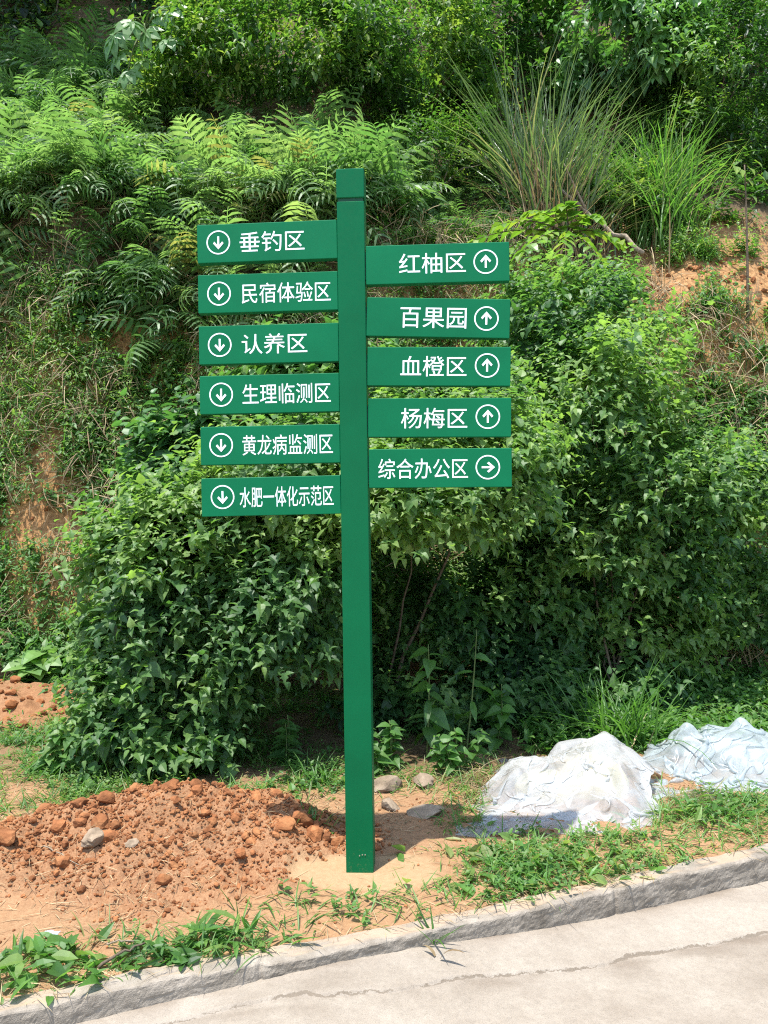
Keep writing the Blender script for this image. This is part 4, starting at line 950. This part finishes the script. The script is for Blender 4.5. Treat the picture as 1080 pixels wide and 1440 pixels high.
# ------------------------------------------------------------------ plastic sheets
def drape(nx, ny, corners, comp, hf, iters, seed, lift=.05):
    """a film sheet, longer than its footprint by 1/comp, let fall over the heap hf; corners: four ground points"""
    u, v = np.meshgrid(np.linspace(0, 1, nx), np.linspace(0, 1, ny)); A, B, C_, D_ = [np.array(q[:2]) for q in corners]
    P2 = (1 - u)[..., None] * (1 - v)[..., None] * A + u[..., None] * (1 - v)[..., None] * B + u[..., None] * v[..., None] * C_ + (1 - u)[..., None] * v[..., None] * D_
    lx, ly = (np.linalg.norm(B - A) + np.linalg.norm(C_ - D_)) / 2, (np.linalg.norm(D_ - A) + np.linalg.norm(C_ - B)) / 2
    rag = .05 * np.stack([fbm(u * 5, v * 5, seed, 4), fbm(u * 5, v * 5, seed + 5, 4)], -1); P2 = P2 + rag
    P = np.concatenate([P2, (hf(P2[..., 0], P2[..., 1]) + lift + .09 * fbm(u * lx * 5, v * ly * 5, seed + 9, 2))[..., None]], -1)
    Q = P.copy(); dx, dy = lx / comp / (nx - 1), ly / comp / (ny - 1); dd = math.hypot(dx, dy); sl = slice
    fam = []
    for k, kf in ((1, .5), (2, .25), (4, .22)):
        fam += [((sl(None), sl(k, None)), (sl(None), sl(None, -k)), k * dx, kf), ((sl(k, None), sl(None)), (sl(None, -k), sl(None)), k * dy, kf)]
    fam += [((sl(1, None), sl(1, None)), (sl(None, -1), sl(None, -1)), dd, .35), ((sl(1, None), sl(None, -1)), (sl(None, -1), sl(1, None)), dd, .35)]
    for it in range(iters):
        V = (P - Q) * .9; Q = P.copy(); P = P + V; P[..., 2] -= .0011
        for _ in range(3):
            for A_, B_, L0, kf in fam:
                d = P[A_] - P[B_]; l = np.sqrt((d * d).sum(-1, keepdims=True)) + 1e-9; r_ = (l - L0) / l
                r_ = np.where((r_ < 0), r_ * (.55 if L0 <= dd else .25), r_); cr = d * (r_ * kf * .5); P[A_] -= cr; P[B_] += cr
        h = hf(P[..., 0], P[..., 1]) + .004; low = P[..., 2] < h
        P[..., 2] = np.where(low, h, P[..., 2]); f = low[..., None] * .85; P[..., :2] = P[..., :2] * (1 - f) + Q[..., :2] * f
    return P
def sheet(name, P, mat, parent=None):
    o = grid_mesh(name, P[..., 0], P[..., 1], P[..., 2], mat, {})
    m = o.modifiers.new('sub', 'SUBSURF'); m.levels = 1; m.render_levels = 1; return o
def heapf(ridge, seed, pk_=.05):
    def f(x, y):
        h = np.zeros_like(x)
        for cx, cy, sx, sy, hh in ridge: h = np.maximum(h, hh * np.maximum(0, 1 - (((x - cx) / sx) ** 2 + ((y - cy) / sy) ** 2) ** .6))
        return terrain(x, y, False) + h * (1 + .25 * fbm(x * 4, y * 4, seed, 2)) + pk_ * np.maximum(0, noise(x * 9, y * 9, seed + 2)) * np.minimum(1, h / .06)
    return f
q1 = atg(800, 1128); pk = at(838, 1030, 4.3); zpk = pk[2] - float(terrain(pk[0], pk[1], False))
RG1 = [(pk[0], pk[1], .42, .40, zpk * .92), (q1[0] + .27, q1[1] + .12, .30, .34, zpk * .66), (q1[0] - .14, q1[1] + .14, .32, .32, zpk * .60), (q1[0] + .08, q1[1] - .02, .32, .28, zpk * .42)]
P = drape(190, 130, [atg(655, 1168), atg(912, 1174), atg(942, 1072), atg(716, 1078)], .62, heapf(RG1, 3, .085), 150, 3, .03)
tag(sheet('plastic_sheet', P, M['plastic']), 'crumpled clear plastic heap with pale yellow padding inside, nearer the post', 'plastic sheet', 'discarded plastic sheets')
lumps = [(np.array([pk[0] - .02, pk[1] - .02, 0]), .16, zpk * .66), (np.array([q1[0] - .10, q1[1] + .14, 0]), .15, zpk * .44)]
q2 = atg(1050, 1090); pk2 = at(1045, 1020, 4.6); z2 = pk2[2] - float(terrain(pk2[0], pk2[1], False))
RG2 = [(pk2[0], pk2[1], .45, .38, z2 * .95), (pk2[0] - .28, pk2[1] + .02, .32, .32, z2 * .72), (pk2[0] + .38, pk2[1], .5, .38, z2 * .85), (pk2[0] + .05, pk2[1] - .16, .5, .3, z2 * .5)]
P = drape(180, 110, [atg(905, 1128), atg(1170, 1114), atg(1200, 1040), atg(915, 1058)], .64, heapf(RG2, 8, .085), 150, 8, .03)
tag(sheet('plastic_sheet', P, M['plastic2']), 'bluish crumpled plastic heap at the right edge behind the other', 'plastic sheet', 'discarded plastic sheets')
lumps2 = [(np.array([pk2[0], pk2[1] + .05, 0]), .2, z2 * .6), (np.array([pk2[0] + .3, pk2[1] + .05, 0]), .2, z2 * .5)]
# padding lying inside the first heap
def pad(name, label, ls, mat, sc=.93):
    b = Batch(); V, Fs = I3
    for k, (c0, r, h) in enumerate(ls):
        Vn = V * (1 + .10 * fbm(V[:, 0] * 2 + k, V[:, 1] * 2, V[:, 2] * 2, 3))[:, None]
        b.raw(Vn * np.array([r * 1.25 * sc, r * 1.25 * sc, h * sc]) + np.array([c0[0], c0[1], terrain(c0[0], c0[1], False) * .5]), Fs)
    return tag(b.build(name, mat, None, True), label, 'padding')
pad('foam_padding', 'pale yellow padding showing through the nearer plastic heap', lumps, M['yellow'], .93)
m_ = flatmat('white_film', [(.3, (.35, .38, .38)), (.7, (.55, .57, .57))], 12, .5, .3, .006, tint=False)
pad('white_padding', 'white packed film inside the bluish plastic heap', lumps2, m_)
